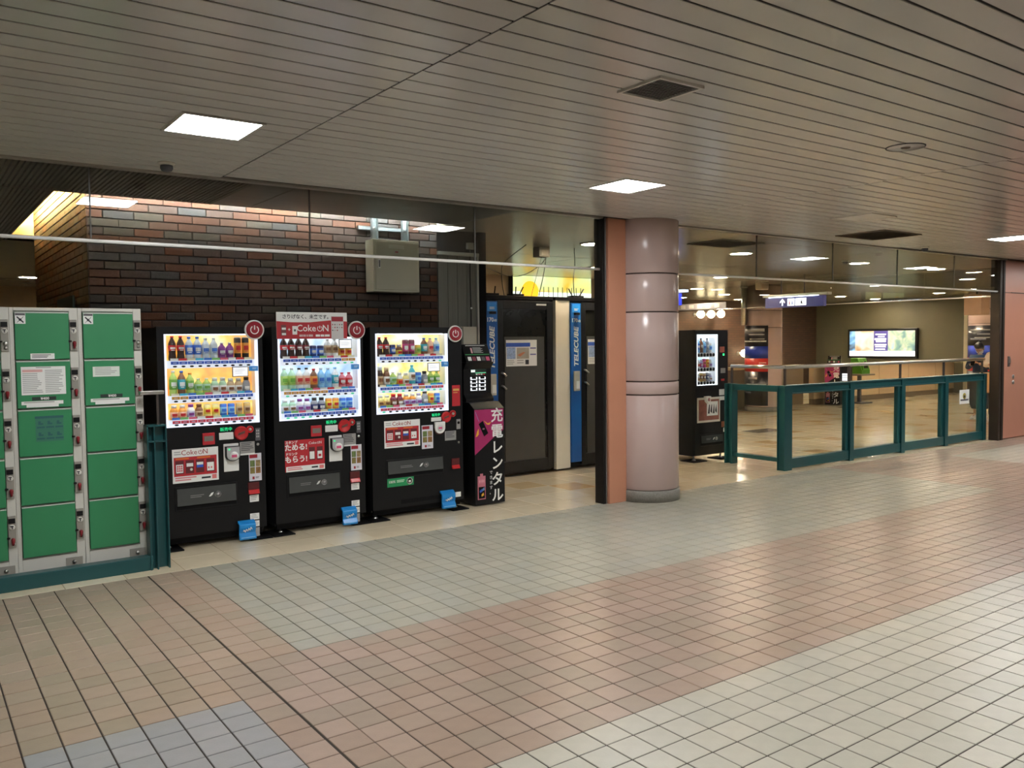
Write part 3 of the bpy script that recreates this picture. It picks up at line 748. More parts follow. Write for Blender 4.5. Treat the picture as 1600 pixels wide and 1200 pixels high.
# price strips on the second doors
for t, sh in ((L1, 0.0), (L2, 0.01)):
    pb = MB().box(0.12 + sh, 0.27 + sh, -0.016, -0.014, 1.297, 1.322).build('price_strip', M('price_black', (0.02, 0.035, 0.03), 0.4), t)
    text('¥400', 0.026, PAPER, t, (0.20 + sh, -0.0168, 1.309), bold=0.0006)
    s = MB().box(0.055 + sh, 0.315 + sh, -0.016, -0.014, 1.268, 1.292).box(0.085 + sh, 0.285 + sh, -0.016, -0.014, 1.249, 1.268).build('paper_tape', PAPER, t)
    bar_lines(s, 0.07 + sh, 0.29 + sh, 1.272, 1.288, 1, -0.016)
# instruction sheet, foreign language sheet and notes
s = MB().box(0.058, 0.335, -0.0165, -0.014, 1.337, 1.535).build('instruction_sheet', PAPER, L1)
MB().box(0.066, 0.19, -0.0172, -0.0165, 1.497, 1.515).build('sheet_red_box', M('pale_red_print', (0.72, 0.42, 0.4), 0.7), s)
bar_lines(s, 0.15, 0.25, 1.522, 1.53, 1, -0.0166, GREYD)
bar_lines(s, 0.066, 0.19, 1.345, 1.49, 11, -0.0166); bar_lines(s, 0.205, 0.325, 1.345, 1.51, 13, -0.0166)
s = MB().box(0.12, 0.27, -0.016, -0.014, 1.585, 1.627).build('paper_note', PAPER, L1, bevel=0.0008)
bar_lines(s, 0.13, 0.25, 1.592, 1.62, 3, -0.016, GREYD)
s = MB().box(0.085, 0.265, -0.016, -0.014, 1.452, 1.525).build('paper_note', GTAPE, L2)
bar_lines(s, 0.1, 0.25, 1.46, 1.518, 5, -0.016, GREYM)
TEALP = M('teal_print', (0.02, 0.115, 0.12), 0.5); TEAL2 = M('sheet_teal', (0.04, 0.19, 0.125), 0.5)
s = MB().box(0.135, 0.31, -0.0155, -0.014, 1.005, 1.18).build('instruction_sheet', TEAL2, L1)
MB().box(0.132, 0.312, -0.0163, -0.0155, 1.168, 1.185).build('sheet_head', TEALP, s)
for r_, z in enumerate((1.10, 1.02)):
    for c_ in range(3):
        x = 0.142 + c_ * 0.058
        MB().box(x, x + 0.05, -0.0162, -0.0155, z, z + 0.012).build('sheet_caption', TEALP, s)
        MB().box(x + 0.01, x + 0.026, -0.0162, -0.0155, z + 0.024, z + 0.05).box(x + 0.026, x + 0.04, -0.0162, -0.0155, z + 0.024, z + 0.036).build('sheet_pictogram', TEALP, s)
# ================================================================== VENDING MACHINES
VB = M('machine_black', (0.0065, 0.0065, 0.0075), 0.42, var=0.15, scale=3, spec=0.22)
VB2 = M('machine_charcoal', (0.009, 0.009, 0.010), 0.45, var=0.15, spec=0.22)
WLIT = EM('display_white_lit', (0.82, 0.86, 1.0), 0.6)
WARM_BACK = EMNOISE('display_back_orange', [(0.30, (1.0, 0.24, 0.02)), (0.45, (1.0, 0.42, 0.03)), (0.58, (1.0, 0.62, 0.07)), (0.72, (1.0, 0.9, 0.5))], 5.0, 0.85)
COOL_BACK = EMNOISE('display_back_blue', [(0.32, (0.30, 0.55, 1.0)), (0.46, (0.62, 0.82, 1.0)), (0.58, (0.9, 0.96, 1.0)), (0.7, (1.0, 1.0, 1.0))], 4.0, DISPLAY * 0.7)
YEL_BACK = EMNOISE('display_back_yellow', [(0.30, (1.0, 0.48, 0.05)), (0.42, (1.0, 0.72, 0.12)), (0.54, (1.0, 0.9, 0.45)), (0.64, (1.0, 1.0, 0.92))], 5.0, 0.95)
TUBEM = EM('display_tube', (0.95, 0.97, 1.0), TUBE)
SHELFW = M('shelf_white', (0.8, 0.82, 0.84), 0.35, var=0.03)
BTN = M('button_black', (0.01, 0.01, 0.012), 0.25); BTNG = EM('button_green', (0.05, 0.55, 0.3), 0.5)
GRNLED = EM('green_led', (0.02, 0.8, 0.28), 0.7)
PRB = M('price_blue', (0.04, 0.12, 0.62), 0.4); PRR = M('price_red', (0.72, 0.05, 0.10), 0.4); PRO = M('price_orange', (0.75, 0.36, 0.05), 0.4)
VGLASS = GLASS('display_glass', (0.97, 0.98, 0.98), 0.02)
CYANFLAP = M('flap_blue', (0.01, 0.23, 0.62), 0.3)
BTN_ME = MB().lathe([(1, 0), (1, 0.5), (0.8, 0.9), (0, 1)], 12, axis='y')
BTN_ME.v = [(x * 0.0165, y * 0.004, z * 0.0078) for x, y, z in BTN_ME.v]
BTN_B = BTN_ME.mesh('button', BTN); BTN_G = BTN_ME.mesh('button', BTNG)

STRIPM = EM('strip_backlit', (0.80, 0.84, 0.95), 0.42)
CARDS = [M('card_%d' % i, c, 0.5) for i, c in enumerate(((0.6, 0.03, 0.04), (0.05, 0.2, 0.65), (0.75, 0.75, 0.72), (0.05, 0.45, 0.65), (0.7, 0.12, 0.2), (0.75, 0.7, 0.5), (0.2, 0.5, 0.15)))]
def power_mark(par, cx, cz, r, y, mat, name='power_symbol', w=0.2):
    mb = MB(); n = 22; a0 = math.radians(125); a1 = math.radians(415)
    for i in range(n):
        p = []
        for a in (a0 + (a1 - a0) * i / n, a0 + (a1 - a0) * (i + 1) / n):
            p.append((a, r * (1 - w / 2))); p.append((a, r * (1 + w / 2)))
        q = [(cx + rr * math.cos(a), cz + rr * math.sin(a)) for a, rr in (p[0], p[2], p[3], p[1])]
        mb.prism(q, y - 0.0016, y)
    mb.box(cx - r * w * 0.6, cx + r * w * 0.6, y - 0.0016, y, cz + r * 0.05, cz + r * 1.15)
    return mb.build(name, mat, par)
def coke_on(par, cx, cz, size, y, mat, bold=0.0):
    """the app's word mark: Coke, then ON with a power symbol for the O"""
    text('Coke', size, mat, par, (cx - size * 0.62, y, cz), bold=bold, align='CENTER')
    power_mark(par, cx + size * 0.92, cz - size * 0.02, size * 0.27, y, mat, w=0.26)
    text('N', size, mat, par, (cx + size * 1.6, y, cz), bold=bold)
def disc(par, cx, cz, r, name='round_sign'):
    b = MB().lathe([(r, 0), (r, 0.012), (r * 0.98, 0.015), (0, 0.015)], 36, axis='y', c=(cx, -0.012, cz)).build(name, WHITE, par)
    MB().lathe([(r * 0.86, 0), (r * 0.86, 0.002), (0, 0.002)], 36, axis='y', c=(cx, -0.027, cz)).build('round_sign_face', CRIM, b)
    power_mark(b, cx, cz, r * 0.4, -0.029, WHITE, w=0.22)
    return b
def promo(par, x0, x1, z0, z1, y=-0.003):
    """white and red app poster with four phone pictures"""
    s = MB().box(x0, x1, y, 0.001, z0, z1).build('app_poster', PAPER, par, bevel=0.001)
    w, h = x1 - x0, z1 - z0; f = y - 0.0008
    MB().box(x0 + 0.03 * w, x1 - 0.04 * w, f, y, z0 + 0.2 * h, z0 + 0.76 * h).build('poster_red_field', REDP, s)
    coke_on(s, x0 + 0.46 * w, z1 - 0.12 * h, h * 0.21, f, CRIM)
    bar_lines(s, x0 + 0.04 * w, x0 + 0.2 * w, z1 - 0.2 * h, z1 - 0.07 * h, 2, y, GREYM)
    for a in (0.07, 0.53):
        bar_lines(s, x0 + a * w, x0 + (a + 0.36) * w, z0 + 0.69 * h, z0 + 0.735 * h, 1, f, M('orange_print', (0.7, 0.2, 0.03), 0.5), 'poster_caption', fill=0.9)
    for i, a in enumerate((0.06, 0.28, 0.5, 0.73)):
        MB().box(x0 + a * w, x0 + (a + 0.18) * w, f - 0.0006, f, z0 + 0.27 * h, z0 + 0.66 * h).build('poster_phone', M('wine_print', (0.12, 0.015, 0.02), 0.5), s)
        if i == 2:
            MB().box(x0 + (a + 0.02) * w, x0 + (a + 0.16) * w, f - 0.0012, f - 0.0006, z0 + 0.42 * h, z0 + 0.5 * h).build('poster_screen', BLUEP, s)
            MB().box(x0 + (a + 0.02) * w, x0 + (a + 0.16) * w, f - 0.0012, f - 0.0006, z0 + 0.5 * h, z0 + 0.58 * h).build('poster_screen', PAPER, s)
        elif i == 1:
            MB().box(x0 + (a + 0.02) * w, x0 + (a + 0.16) * w, f - 0.0012, f - 0.0006, z0 + 0.47 * h, z0 + 0.57 * h).build('poster_screen', PAPER, s)
            MB().lathe([(0.03 * w, 0), (0.03 * w, 0.0012), (0, 0.0012)], 14, axis='y', c=(x0 + (a + 0.12) * w, f, z0 + 0.38 * h)).build('poster_dot', PAPER, s)
        else:
            MB().box(x0 + (a + 0.015) * w, x0 + (a + 0.165) * w, f - 0.0012, f - 0.0006, z0 + 0.3 * h, z0 + 0.55 * h).build('poster_screen', PAPER, s)
            g = MB()
            for gx in range(3 if i == 0 else 2):
                for gz in range(3 if i == 0 else 1):
                    q = x0 + (a + 0.035 + gx * (0.042 if i == 0 else 0.06)) * w; v = z0 + (0.34 + gz * 0.065) * h + (0 if i == 0 else 0.03 * h)
                    g.box(q, q + 0.03 * w, f - 0.0018, f - 0.0012, v, v + 0.05 * h)
            g.build('poster_stamps', M('stamp_rose', (0.6, 0.1, 0.12), 0.5), s)
    bar_lines(s, x0 + 0.05 * w, x0 + 0.52 * w, z0 + 0.04 * h, z0 + 0.17 * h, 2, y, M('rose_print', (0.7, 0.25, 0.28), 0.6), 'poster_line', fill=0.6)
    bar_lines(s, x0 + 0.62 * w, x0 + 0.82 * w, z0 + 0.07 * h, z0 + 0.13 * h, 1, y, INK, 'poster_line', ragged=False, fill=0.9)
    MB().box(x0 + 0.85 * w, x0 + 0.95 * w, f, y, z0 + 0.05 * h, z0 + 0.18 * h).build('poster_icon', M('rose_icon', (0.75, 0.2, 0.2), 0.5), s)
    return s
def stamp_poster(par, x0, x1, z0, z1, y=-0.003):
    s = MB().box(x0, x1, y, 0.001, z0, z1).build('app_poster', REDP, par, bevel=0.001)
    w, h = x1 - x0, z1 - z0; f = y - 0.0008
    MB().box(x0 + 0.02 * w, x1, f, y, z0, z0 + 0.17 * h).build('poster_white_foot', PAPER, s)
    text('スタンプ', h * 0.1, PAPER, s, (x0 + 0.01 * w, f, z0 + 0.93 * h), align='LEFT', bold=0.0008)
    text('ためる!', h * 0.23, PAPER, s, (x0 - 0.01 * w, f, z0 + 0.76 * h), align='LEFT', bold=0.002)
    text('ドリンク', h * 0.1, PAPER, s, (x0 + 0.01 * w, f, z0 + 0.56 * h), align='LEFT', bold=0.0008)
    text('もらう!', h * 0.23, PAPER, s, (x0 - 0.01 * w, f, z0 + 0.38 * h), align='LEFT', bold=0.002)
    coke_on(s, x0 + 0.75 * w, z0 + 0.87 * h, h * 0.12, f, PAPER)
    for a in (0.6, 0.8):
        MB().box(x0 + a * w, x0 + (a + 0.15) * w, f - 0.0006, f, z0 + 0.32 * h, z0 + 0.74 * h).build('poster_phone', MATS['wine_print'], s)
        MB().box(x0 + (a + 0.015) * w, x0 + (a + 0.135) * w, f - 0.0012, f - 0.0006, z0 + 0.36 * h, z0 + 0.6 * h).build('poster_screen', PAPER, s)
    MB().box(x0 + 0.84 * w, x0 + 0.91 * w, f - 0.0018, f - 0.0012, z0 + 0.42 * h, z0 + 0.5 * h).build('poster_stamps', REDP, s)
    bar_lines(s, x0 + 0.06 * w, x0 + 0.45 * w, z0 + 0.03 * h, z0 + 0.14 * h, 2, f, MATS['rose_print'], 'poster_line', fill=0.6)
    bar_lines(s, x0 + 0.66 * w, x0 + 0.82 * w, z0 + 0.06 * h, z0 + 0.12 * h, 1, f, INK, 'poster_line', ragged=False, fill=0.9)
    MB().box(x0 + 0.86 * w, x0 + 0.97 * w, f - 0.0008, f, z0 + 0.03 * h, z0 + 0.14 * h).build('poster_icon', MATS['rose_icon'], s)
def menu_sticker(par, x0, x1, z0, z1, y=-0.003):
    s = MB().box(x0, x1, y, 0.001, z0, z1).build('menu_sticker', M('lilac_paper', (0.68, 0.67, 0.74), 0.6, var=0.04), par)
    w, h = x1 - x0, z1 - z0; f = y - 0.0008
    MB().box(x0 + 0.05 * w, x0 + 0.68 * w, f, y, z0 + 0.83 * h, z0 + 0.96 * h).build('sticker_head', CRIM, s)
    cols = [(0.22, 0.18, 0.05), (0.25, 0.12, 0.04), (0.14, 0.2, 0.06), (0.3, 0.22, 0.1)]
    k = 0
    for zz in (0.27, 0.52):
        for xx in (0.08, 0.54):
            MB().box(x0 + xx * w, x0 + (xx + 0.38) * w, f, y, z0 + zz * h, z0 + (zz + 0.23) * h).build('food_picture', M('food_print_%d' % k, cols[k], 0.5, var=0.95, scale=45), s); k += 1
    MB().box(x0 + 0.25 * w, x0 + 0.42 * w, f, y, z0 + 0.06 * h, z0 + 0.16 * h).build('sticker_icon', CRIM, s)
    bar_lines(s, x0 + 0.5 * w, x0 + 0.8 * w, z0 + 0.07 * h, z0 + 0.15 * h, 2, y, GREYD)
def foot_flap(par, x0, x1, z0, z1):
    """bent blue plate with a white script mark"""
    h = z1 - z0
    prof = [(-0.06, z0), (-0.062, z0 + 0.12 * h), (-0.04, z0 + 0.35 * h), (-0.052, z0 + 0.62 * h), (-0.05, z0 + 0.8 * h), (-0.02, z0 + 0.97 * h), (0.0, z1), (0.0, z1 - 0.02), (-0.03, z0 + 0.8 * h), (-0.03, z0)]
    s = MB().prism(prof, x0, x1, 'x').build('blue_foot_flap', CYANFLAP, par, bevel=0.003)
    cx = (x0 + x1) / 2
    pts = [(cx - 0.036 + 0.072 * i / 15, -0.057 + 0.010 * abs(i - 9) / 9, z0 + (0.44 + 0.010 * i) * h + 0.012 * math.sin(i * 1.55)) for i in range(16)]
    MB().tube(pts, 0.0042, 6).build('script_mark', PAPER, s)
    bar_lines(s, x0 + 0.01, x1 - 0.01, z0 + 0.08 * h, z0 + 0.14 * h, 1, -0.063, M('pale_blue_print', (0.2, 0.5, 0.85), 0.5), fill=0.8, ragged=False)

MY = 7.16
ROWS = [(1.549, 1.487), (1.263, 1.203), (1.066, 1.010)]
def machine(name, label, X0, w, d, win, back, price_mats, ncol=10, green=()):
    wx0, wx1, wz0, wz1 = win
    t = thing(name, label, 'vending machine', (X0, MY, 0), group='black drinks vending machines')
    # cabinet shell round the display recess
    cb = MB()
    cb.box(0.006, w - 0.006, 0.18, d, 0.075, 1.82)
    cb.box(0.006, 0.012, 0.055, 0.18, 0.075, 1.82).box(w - 0.012, w - 0.006, 0.055, 0.18, 0.075, 1.82)
    cb.box(0.012, w - 0.012, 0.055, 0.18, 1.785, 1.82).box(0.012, w - 0.012, 0.055, 0.18, 0.075, 0.99)
    cb.build('cabinet', VB2, t)
    dr = MB()
    dr.box(0, wx0, 0, 0.052, 0.10, 1.825).box(wx1, w, 0, 0.052, 0.10, 1.825).box(wx0, wx1, 0, 0.052, wz1, 1.825).box(wx0, wx1, 0, 0.052, 0.10, wz0)
    fd = dr.build('front_door', VB, t)
    MB().box(0.004, 0.012, 0.053, 0.06, 0.1, 1.82).build('door_seam', M('seam_red_brown', (0.08, 0.02, 0.02), 0.5), t)
    # lit recess
    MB().box(wx0 - 0.01, wx1 + 0.01, 0.168, 0.179, wz0, wz1).build('lit_back_panel', back, t)
    MB().box(wx0 - 0.012, wx0 + 0.002, 0.02, 0.168, wz0, wz1).box(wx1 - 0.002, wx1 + 0.012, 0.02, 0.168, wz0, wz1).box(wx0, wx1, 0.053, 0.168, wz1 + 0.012, wz1 + 0.018).build('display_lining', SHELFW, t)
    f = 0.016
    MB().box(wx0, wx0 + f, -0.004, 0.012, wz0, wz1).box(wx1 - f * 1.6, wx1, -0.004, 0.012, wz0, wz1).box(wx0 + f, wx1 - f * 1.6, -0.004, 0.012, wz0, wz0 + 0.008).build('window_frame', WLIT, t)
    MB().box(wx0 + f, wx1 - f, 0.002, 0.005, wz0 + 0.01, wz1).build('window_glass', VGLASS, t)
    MB().tube([(wx0 + 0.02, 0.066, wz1 + 0.002), (wx1 - 0.02, 0.066, wz1 + 0.002)], 0.009, 8).build('display_tube', TUBEM, t)
    for zz in (ROWS[0][1] + 0.012, ROWS[1][1] + 0.012):
        MB().tube([(wx0 + 0.02, 0.034, zz), (wx1 - 0.02, 0.034, zz)], 0.006, 6).build('display_tube', TUBEM, t)
    a, b = wx0 + 0.05, wx1 - 0.045
    pitch = (b - a) / ncol
    for ri, (zt, zb) in enumerate(ROWS):
        s = MB().box(wx0 + f, wx1 - f, 0.02, 0.15, zt - 0.008, zt).build('shelf', SHELFW, t)
        MB().box(wx0 + f, wx1 - f, 0.012, 0.022, zb, zt).build('button_strip', STRIPM, s)
        mats = price_mats[ri]
        for c in range(ncol):
            pmx = mats[c] if isinstance(mats, (list, tuple)) else mats
            x = a + (c + 0.5) * pitch
            MB().box(x - pitch * 0.47, x + pitch * 0.47, 0.010, 0.012, zt - 0.030, zt - 0.006).build('price_label', pmx, s)
            MB().box(x - pitch * 0.22, x + pitch * 0.2, 0.0092, 0.010, zt - 0.021, zt - 0.0155).build('price_print', M('price_pale', (0.62, 0.68, 0.85), 0.5), s)
            MB().box(x - pitch * 0.46, x + pitch * 0.46, 0.024, 0.027, zt, zt + 0.019).build('price_card', CARDS[(ci_ := (ri * 3 + c * 5 + int(w * 100)) % len(CARDS))], s)
            put('button', BTN_G if (ri, c) in green else BTN_B, s, (x, 0.012, zb + 0.015))
    # base and feet
    MB().box(0.02, w - 0.02, 0.04, 0.07, 0.045, 0.105).build('kick_strip', BLACKM, t)
    for fx in (0.06, w - 0.06):
        for fy in (0.08, d - 0.1):
            MB().lathe([(0.028, 0.012), (0.028, 0.02), (0.012, 0.03), (0.012, 0.08)], 12, c=(fx, fy, 0)).build('foot', STEEL if fy < 0.2 else BLACKM, t)
            MB().box(fx - 0.095, fx + 0.095, fy - 0.13, fy + 0.14, 0.001, 0.012).build('floor_pad', BLACKM, t, bevel=0.003)
    return t, a, pitch
LX = lambda px, py, X0: (onY(px, py, MY).x - X0, onY(px, py, MY).z)
def rect(X0, x0, y0, x1, y1):
    """corner pixels of a plate on the machine's front -> local x0, x1, z0, z1"""
    p, q = LX(x0, y0, X0), LX(x1, y1, X0)
    return p[0], q[0], q[1], p[1]
PL_STEEL = M('plate_steel', (0.42, 0.42, 0.42), 0.35, 0.6)
def fittings_a(t, w, poster):
    """controls of the two narrower machines"""
    x0, x1, z0, z1 = rect(1.67, 315.7, 677, 335.5, 694)
    s = MB().box(x0, x1, -0.012, 0, z0, z1).build('bill_slot', REDP, t, bevel=0.003)
    MB().box(x0 + 0.012, x1 - 0.012, -0.016, -0.011, z0 + 0.03, z1 - 0.025).build('slot_mouth', M('slot_grey', (0.18, 0.16, 0.14), 0.4), s, bevel=0.002)
    x0, x1, z0, z1 = rect(1.67, 342, 678, 365, 685)
    MB().box(x0, x1, -0.006, 0, z0 - 0.005, z1 + 0.008).build('return_lever_plate', WHITE, t, bevel=0.005)
    text('販売中', 0.034, GRNLED, t, ((x0 + x1) / 2, -0.002, z1 + 0.033))
    cx, cz = LX(376.5, 676.7, 1.67)
    s = MB().lathe([(0.060, 0), (0.060, 0.012), (0.052, 0.02), (0.045, 0.014), (0, 0.014)], 28, axis='y', c=(cx, 0, cz)).build('coin_roundel', M('roundel_red', (0.5, 0.015, 0.02), 0.3), t)
    MB().prism([(cx - 0.03, cz - 0.018), (cx - 0.026, cz + 0.002), (cx + 0.03, cz + 0.02), (cx + 0.028, cz - 0.002)], -0.018, -0.013).build('coin_slot_bar', M('bar_bronze', (0.13, 0.06, 0.05), 0.3), s)
    MB().lathe([(0.031, 0), (0.031, 0.012), (0.024, 0.016), (0.022, 0.008), (0, 0.008)], 20, axis='y', c=(cx + 0.075, 0, cz + 0.028)).build('coin_return_ring', MATS['roundel_red'], s)
    MB().lathe([(0.012, 0), (0.012, 0.012), (0, 0.013)], 14, axis='y', c=(cx + 0.075, -0.006, cz + 0.028)).build('ring_knob', M('knob_cream', (0.5, 0.42, 0.36), 0.4), s)
    x0, x1, z0, z1 = rect(1.67, 398.5, 669, 407, 688)
    s = MB().box(x0, x1, -0.004, 0, z0, z1).build('keypad', GREYD, t, bevel=0.004)
    for k in range(6): MB().box(x0 + 0.008 + (k % 2) * 0.015, x0 + 0.018 + (k % 2) * 0.015, -0.006, -0.004, z1 - 0.03 - (k // 2) * 0.025, z1 - 0.014 - (k // 2) * 0.025).build('key', GREYM, s)
    cx, cz = LX(402.8, 694, 1.67)
    MB().lathe([(0.012, 0), (0.012, 0.006), (0, 0.008)], 14, axis='y', c=(cx, 0, cz)).build('door_lock', STEEL, t)
    x0, x1, z0, z1 = rect(1.67, 348, 694, 374.5, 735)
    MB().box(x0 + 0.004, x1 - 0.006, -0.006, 0, z0, z1).build('reader_plate', WHITE, t, bevel=0.006)
    rd = MB(); n = 14; cx = (x0 + x1) / 2 + 0.004; hw = (x1 - x0) / 2 - 0.008
    out = [(cx - hw, z1 - 0.02), (cx - hw, z1 - 0.10)] + [(cx + hw * math.cos(math.pi + math.pi * i / n), z1 - 0.10 + hw * 0.75 * math.sin(math.pi + math.pi * i / n)) for i in range(1, n)] + [(cx + hw, z1 - 0.10), (cx + hw, z1 - 0.02)]
    s = rd.prism(out, -0.045, -0.006).build('card_reader', BLACKP, t, bevel=0.004)
    out2 = [(cx + (p - cx) * 0.9, z1 - 0.075 + (q - z1 + 0.075) * 0.92) for p, q in out]
    MB().prism(out2, -0.05, -0.045).build('reader_face', M('reader_silver', (0.45, 0.45, 0.46), 0.35), s, bevel=0.002)
    MB().lathe([(0.036, 0), (0.036, 0.003), (0, 0.003)], 20, axis='y', c=(cx + 0.006, -0.05, z1 - 0.10)).build('reader_spot', PAPER, s)
    MB().box(cx - 0.016, cx + 0.028, -0.0545, -0.053, z1 - 0.113, z1 - 0.09).build('reader_mark', M('rose_mark', (0.65, 0.1, 0.22), 0.5), s)
    MB().box(cx - 0.042, cx - 0.026, -0.0515, -0.05, z1 - 0.05, z1 - 0.038).build('reader_lamp', GRNLED, s)
    x0, x1, z0, z1 = rect(1.67, 374.5, 691, 398, 706)
    s = MB().box(x0, x1, -0.003, 0, z0 - 0.005, z1).build('instruction_plate', PL_STEEL, t)
    bar_lines(s, x0 + 0.01, x1 - 0.01, z0 + 0.01, z1 - 0.008, 5, -0.003, GREYD)
    MB().box(x0, x1, -0.0036, 0, z0 - 0.02, z0 - 0.006).build('plate_strip', PAPER, t)
    x0, x1, z0, z1 = rect(1.67, 388.5, 709, 409, 750)
    menu_sticker(t, x0, min(x1, w - 0.004), z0, z1)
    x0, x1, z0, z1 = rect(1.67, 387, 754, 405, 770)
    s = MB().box(x0, x1, -0.010, 0.0, z0, z1).build('change_tray', M('tray_dark_red', (0.09, 0.01, 0.012), 0.3), t, bevel=0.004)
    MB().prism([(-0.03, z0), (-0.012, z0 + 0.035), (0, z0 + 0.04), (0, z0)], x0 + 0.002, x1 - 0.002, 'x').build('tray_lip', MATS['roundel_red'], s, bevel=0.003)
    x0, x1, z0, z1 = rect(1.67, 390, 774, 404.5, 783)
    for zz0, zz1 in ((z0, z1), (z0 - 0.155, z0 - 0.10), (z0 - 0.215, z0 - 0.165), (z0 - 0.30, z0 - 0.225)):
        s = MB().box(x0, x1, -0.002, 0, zz0, zz1).build('paper_label', PAPER if zz0 > z0 - 0.25 else M('grey_label', (0.4, 0.4, 0.4), 0.6), t)
        bar_lines(s, x0 + 0.008, x1 - 0.008, zz0 + 0.008, zz1 - 0.008, 3, -0.002, GREYM)
    x0, x1, z0, z1 = rect(1.67, 268.5, 703, 342, 749)
    poster(t, x0, x1, z0, z1)
    x0, x1, z0, z1 = rect(1.67, 275, 763, 369, 780)
    outlet(t, x0, x1, z0 - 0.035, z1 - 0.005)
    x0, x1, z0, z1 = rect(1.67, 371, 814, 397.5, 843)
    foot_flap(t, x0, x1, max(z0, 0.02), z1)
def outlet(t, x0, x1, z0, z1):
    s = MB().box(x0 - 0.012, x1 + 0.012, -0.006, 0, z0 - 0.012, z1 + 0.012).build('outlet_bezel', VB2, t, bevel=0.003)
    MB().box(x0, x1, -0.0075, -0.005, z0, z1).build('outlet_recess', BLACKM, s)
    MB().prism([(-0.008, z0 + 0.03), (-0.02, z0 + 0.032), (-0.012, z1 - 0.004), (-0.008, z1 - 0.004)], x0 + 0.004, x1 - 0.004, 'x').build('outlet_flap', M('flap_grey', (0.06, 0.065, 0.065), 0.22), s)
    cx = x0 + (x1 - x0) * 0.68; cz = (z0 + z1) / 2 + 0.012
    MB().lathe([(0.026, 0), (0.026, 0.0016), (0.021, 0.0016), (0.021, 0)], 20, axis='y', c=(cx, -0.019, cz)).build('flap_emblem', GREYM, s)
    MB().lathe([(0.012, 0), (0.012, 0.002), (0, 0.002)], 12, axis='y', c=(cx, -0.019, cz)).build('flap_emblem', GREYM, s)
    MB().prism([(cx - 0.075, cz - 0.012), (cx - 0.055, cz + 0.015), (cx - 0.035, cz + 0.02), (cx - 0.045, cz), (cx - 0.06, cz - 0.012)], -0.0205, -0.019).build('flap_hand', PAPER, s)
    bar_lines(s, x0 + (x1 - x0) * 0.22, x0 + (x1 - x0) * 0.45, cz - 0.016, cz + 0.012, 2, -0.0195, M('faint_print', (0.17, 0.17, 0.17), 0.5), fill=0.4)

def notice_card(t, x0, x1, z0, z1):
    s = MB().box(x0, x1, -0.008, -0.002, z0, z1).build('notice_card', INK, t)
    MB().box(x0 + 0.006, x1 - 0.006, -0.0092, -0.008, z0 + 0.006, z1 - 0.006).build('notice_sheet', EM('notice_lit', (0.9, 0.92, 0.95), 0.55), s)
    bar_lines(s, x0 + 0.02, x1 - 0.02, z0 + 0.02, z1 - 0.02, 5, -0.0093, M('faint_rows', (0.55, 0.57, 0.62), 0.7), fill=0.35)
def blue_tab(t, x0, x1, z0, z1):
    s = MB().box(x0, x1, -0.008, -0.003, z0, z1).build('blue_tab', M('tab_blue', (0.06, 0.3, 0.75), 0.4), t, bevel=0.002)
    bar_lines(s, x0 + 0.03, x1 - 0.008, z0 + 0.012, z1 - 0.012, 2, -0.008, M('tab_pale', (0.5, 0.7, 0.9), 0.5), fill=0.5)

win1 = rect(1.67, 255.5, 522.5, 405.5, 661.5); win1 = (win1[0], win1[1], 1.008, 1.765)
m1, a1, p1 = machine('vending_machine', 'leftmost black vending machine with orange lit display beside the teal post', 1.67, 0.86, 0.74, win1, WARM_BACK, (PRB, [PRO] * 2 + [PRB] * 8, PRR))
fittings_a(m1, 0.86, promo)
notice_card(m1, 0.595, 0.73, 1.405, 1.49); blue_tab(m1, 0.735, 0.815, 1.45, 1.492)
disc(m1, onY(396, 514.5, MY).x - 1.67, 1.80, 0.084)
win2 = (win1[0] - 0.005, 0.832, 1.004, 1.735)
m2, a2, p2 = machine('vending_machine', 'middle black vending machine with blue white display under a red banner', 2.615, 0.86, 0.74, win2, COOL_BACK,
                     ([PRB] * 8 + [PRO] * 2, [PRO] * 6 + [PRB] * 4, PRB), green=((0, 6), (0, 7), (0, 8), (0, 9), (1, 0), (1, 9), (2, 0), (2, 1), (2, 2), (2, 3)))
fittings_a(m2, 0.86, stamp_poster)
notice_card(m2, 0.62, 0.745, 1.63, 1.715); blue_tab(m2, 0.735, 0.815, 1.44, 1.485)
disc(m2, onY(555.5, 515, MY).x - 2.615, 1.797, 0.084)
# banner on the second machine
bx0, bx1, bz0, bz1 = rect(2.615, 430, 488, 541, 529)
bz1 = 1.955
bn = MB().box(bx0, bx1, -0.022, -0.014, bz0, bz1).build('top_banner', PAPER, m2, bevel=0.002)
bw, bh = bx1 - bx0, bz1 - bz0
MB().prism([(bx0, bz0), (bx1, bz0), (bx1, bz0 + 0.66 * bh), (bx0 + 0.75 * bw, bz0 + 0.70 * bh), (bx0 + 0.45 * bw, bz0 + 0.62 * bh), (bx0 + 0.2 * bw, bz0 + 0.62 * bh), (bx0, bz0 + 0.66 * bh)], -0.0235, -0.022).build('banner_red_field', M('banner_red', (0.42, 0.02, 0.03), 0.4), bn)
text('さりげなく、未来です。', 0.0415, GREYD, bn, (bx0 + 0.05, -0.0232, bz0 + 0.82 * bh), align='LEFT', bold=0.0008)
coke_on(bn, bx0 + 0.485 * bw, bz0 + 0.39 * bh, 0.082, -0.0245, PAPER, 0.0006)
for k_, (u0, u1) in enumerate(((0.31, 0.36), (0.365, 0.40), (0.41, 0.43), (0.44, 0.5), (0.54, 0.6), (0.61, 0.66), (0.67, 0.74))):
    MB().box(bx0 + u0 * bw, bx0 + u1 * bw, -0.0245, -0.0235, bz0 + 0.08 * bh, bz0 + 0.16 * bh).build('banner_small_print', PAPER if k_ > 3 else M('banner_pale_print', (0.6, 0.42, 0.42), 0.5), bn)
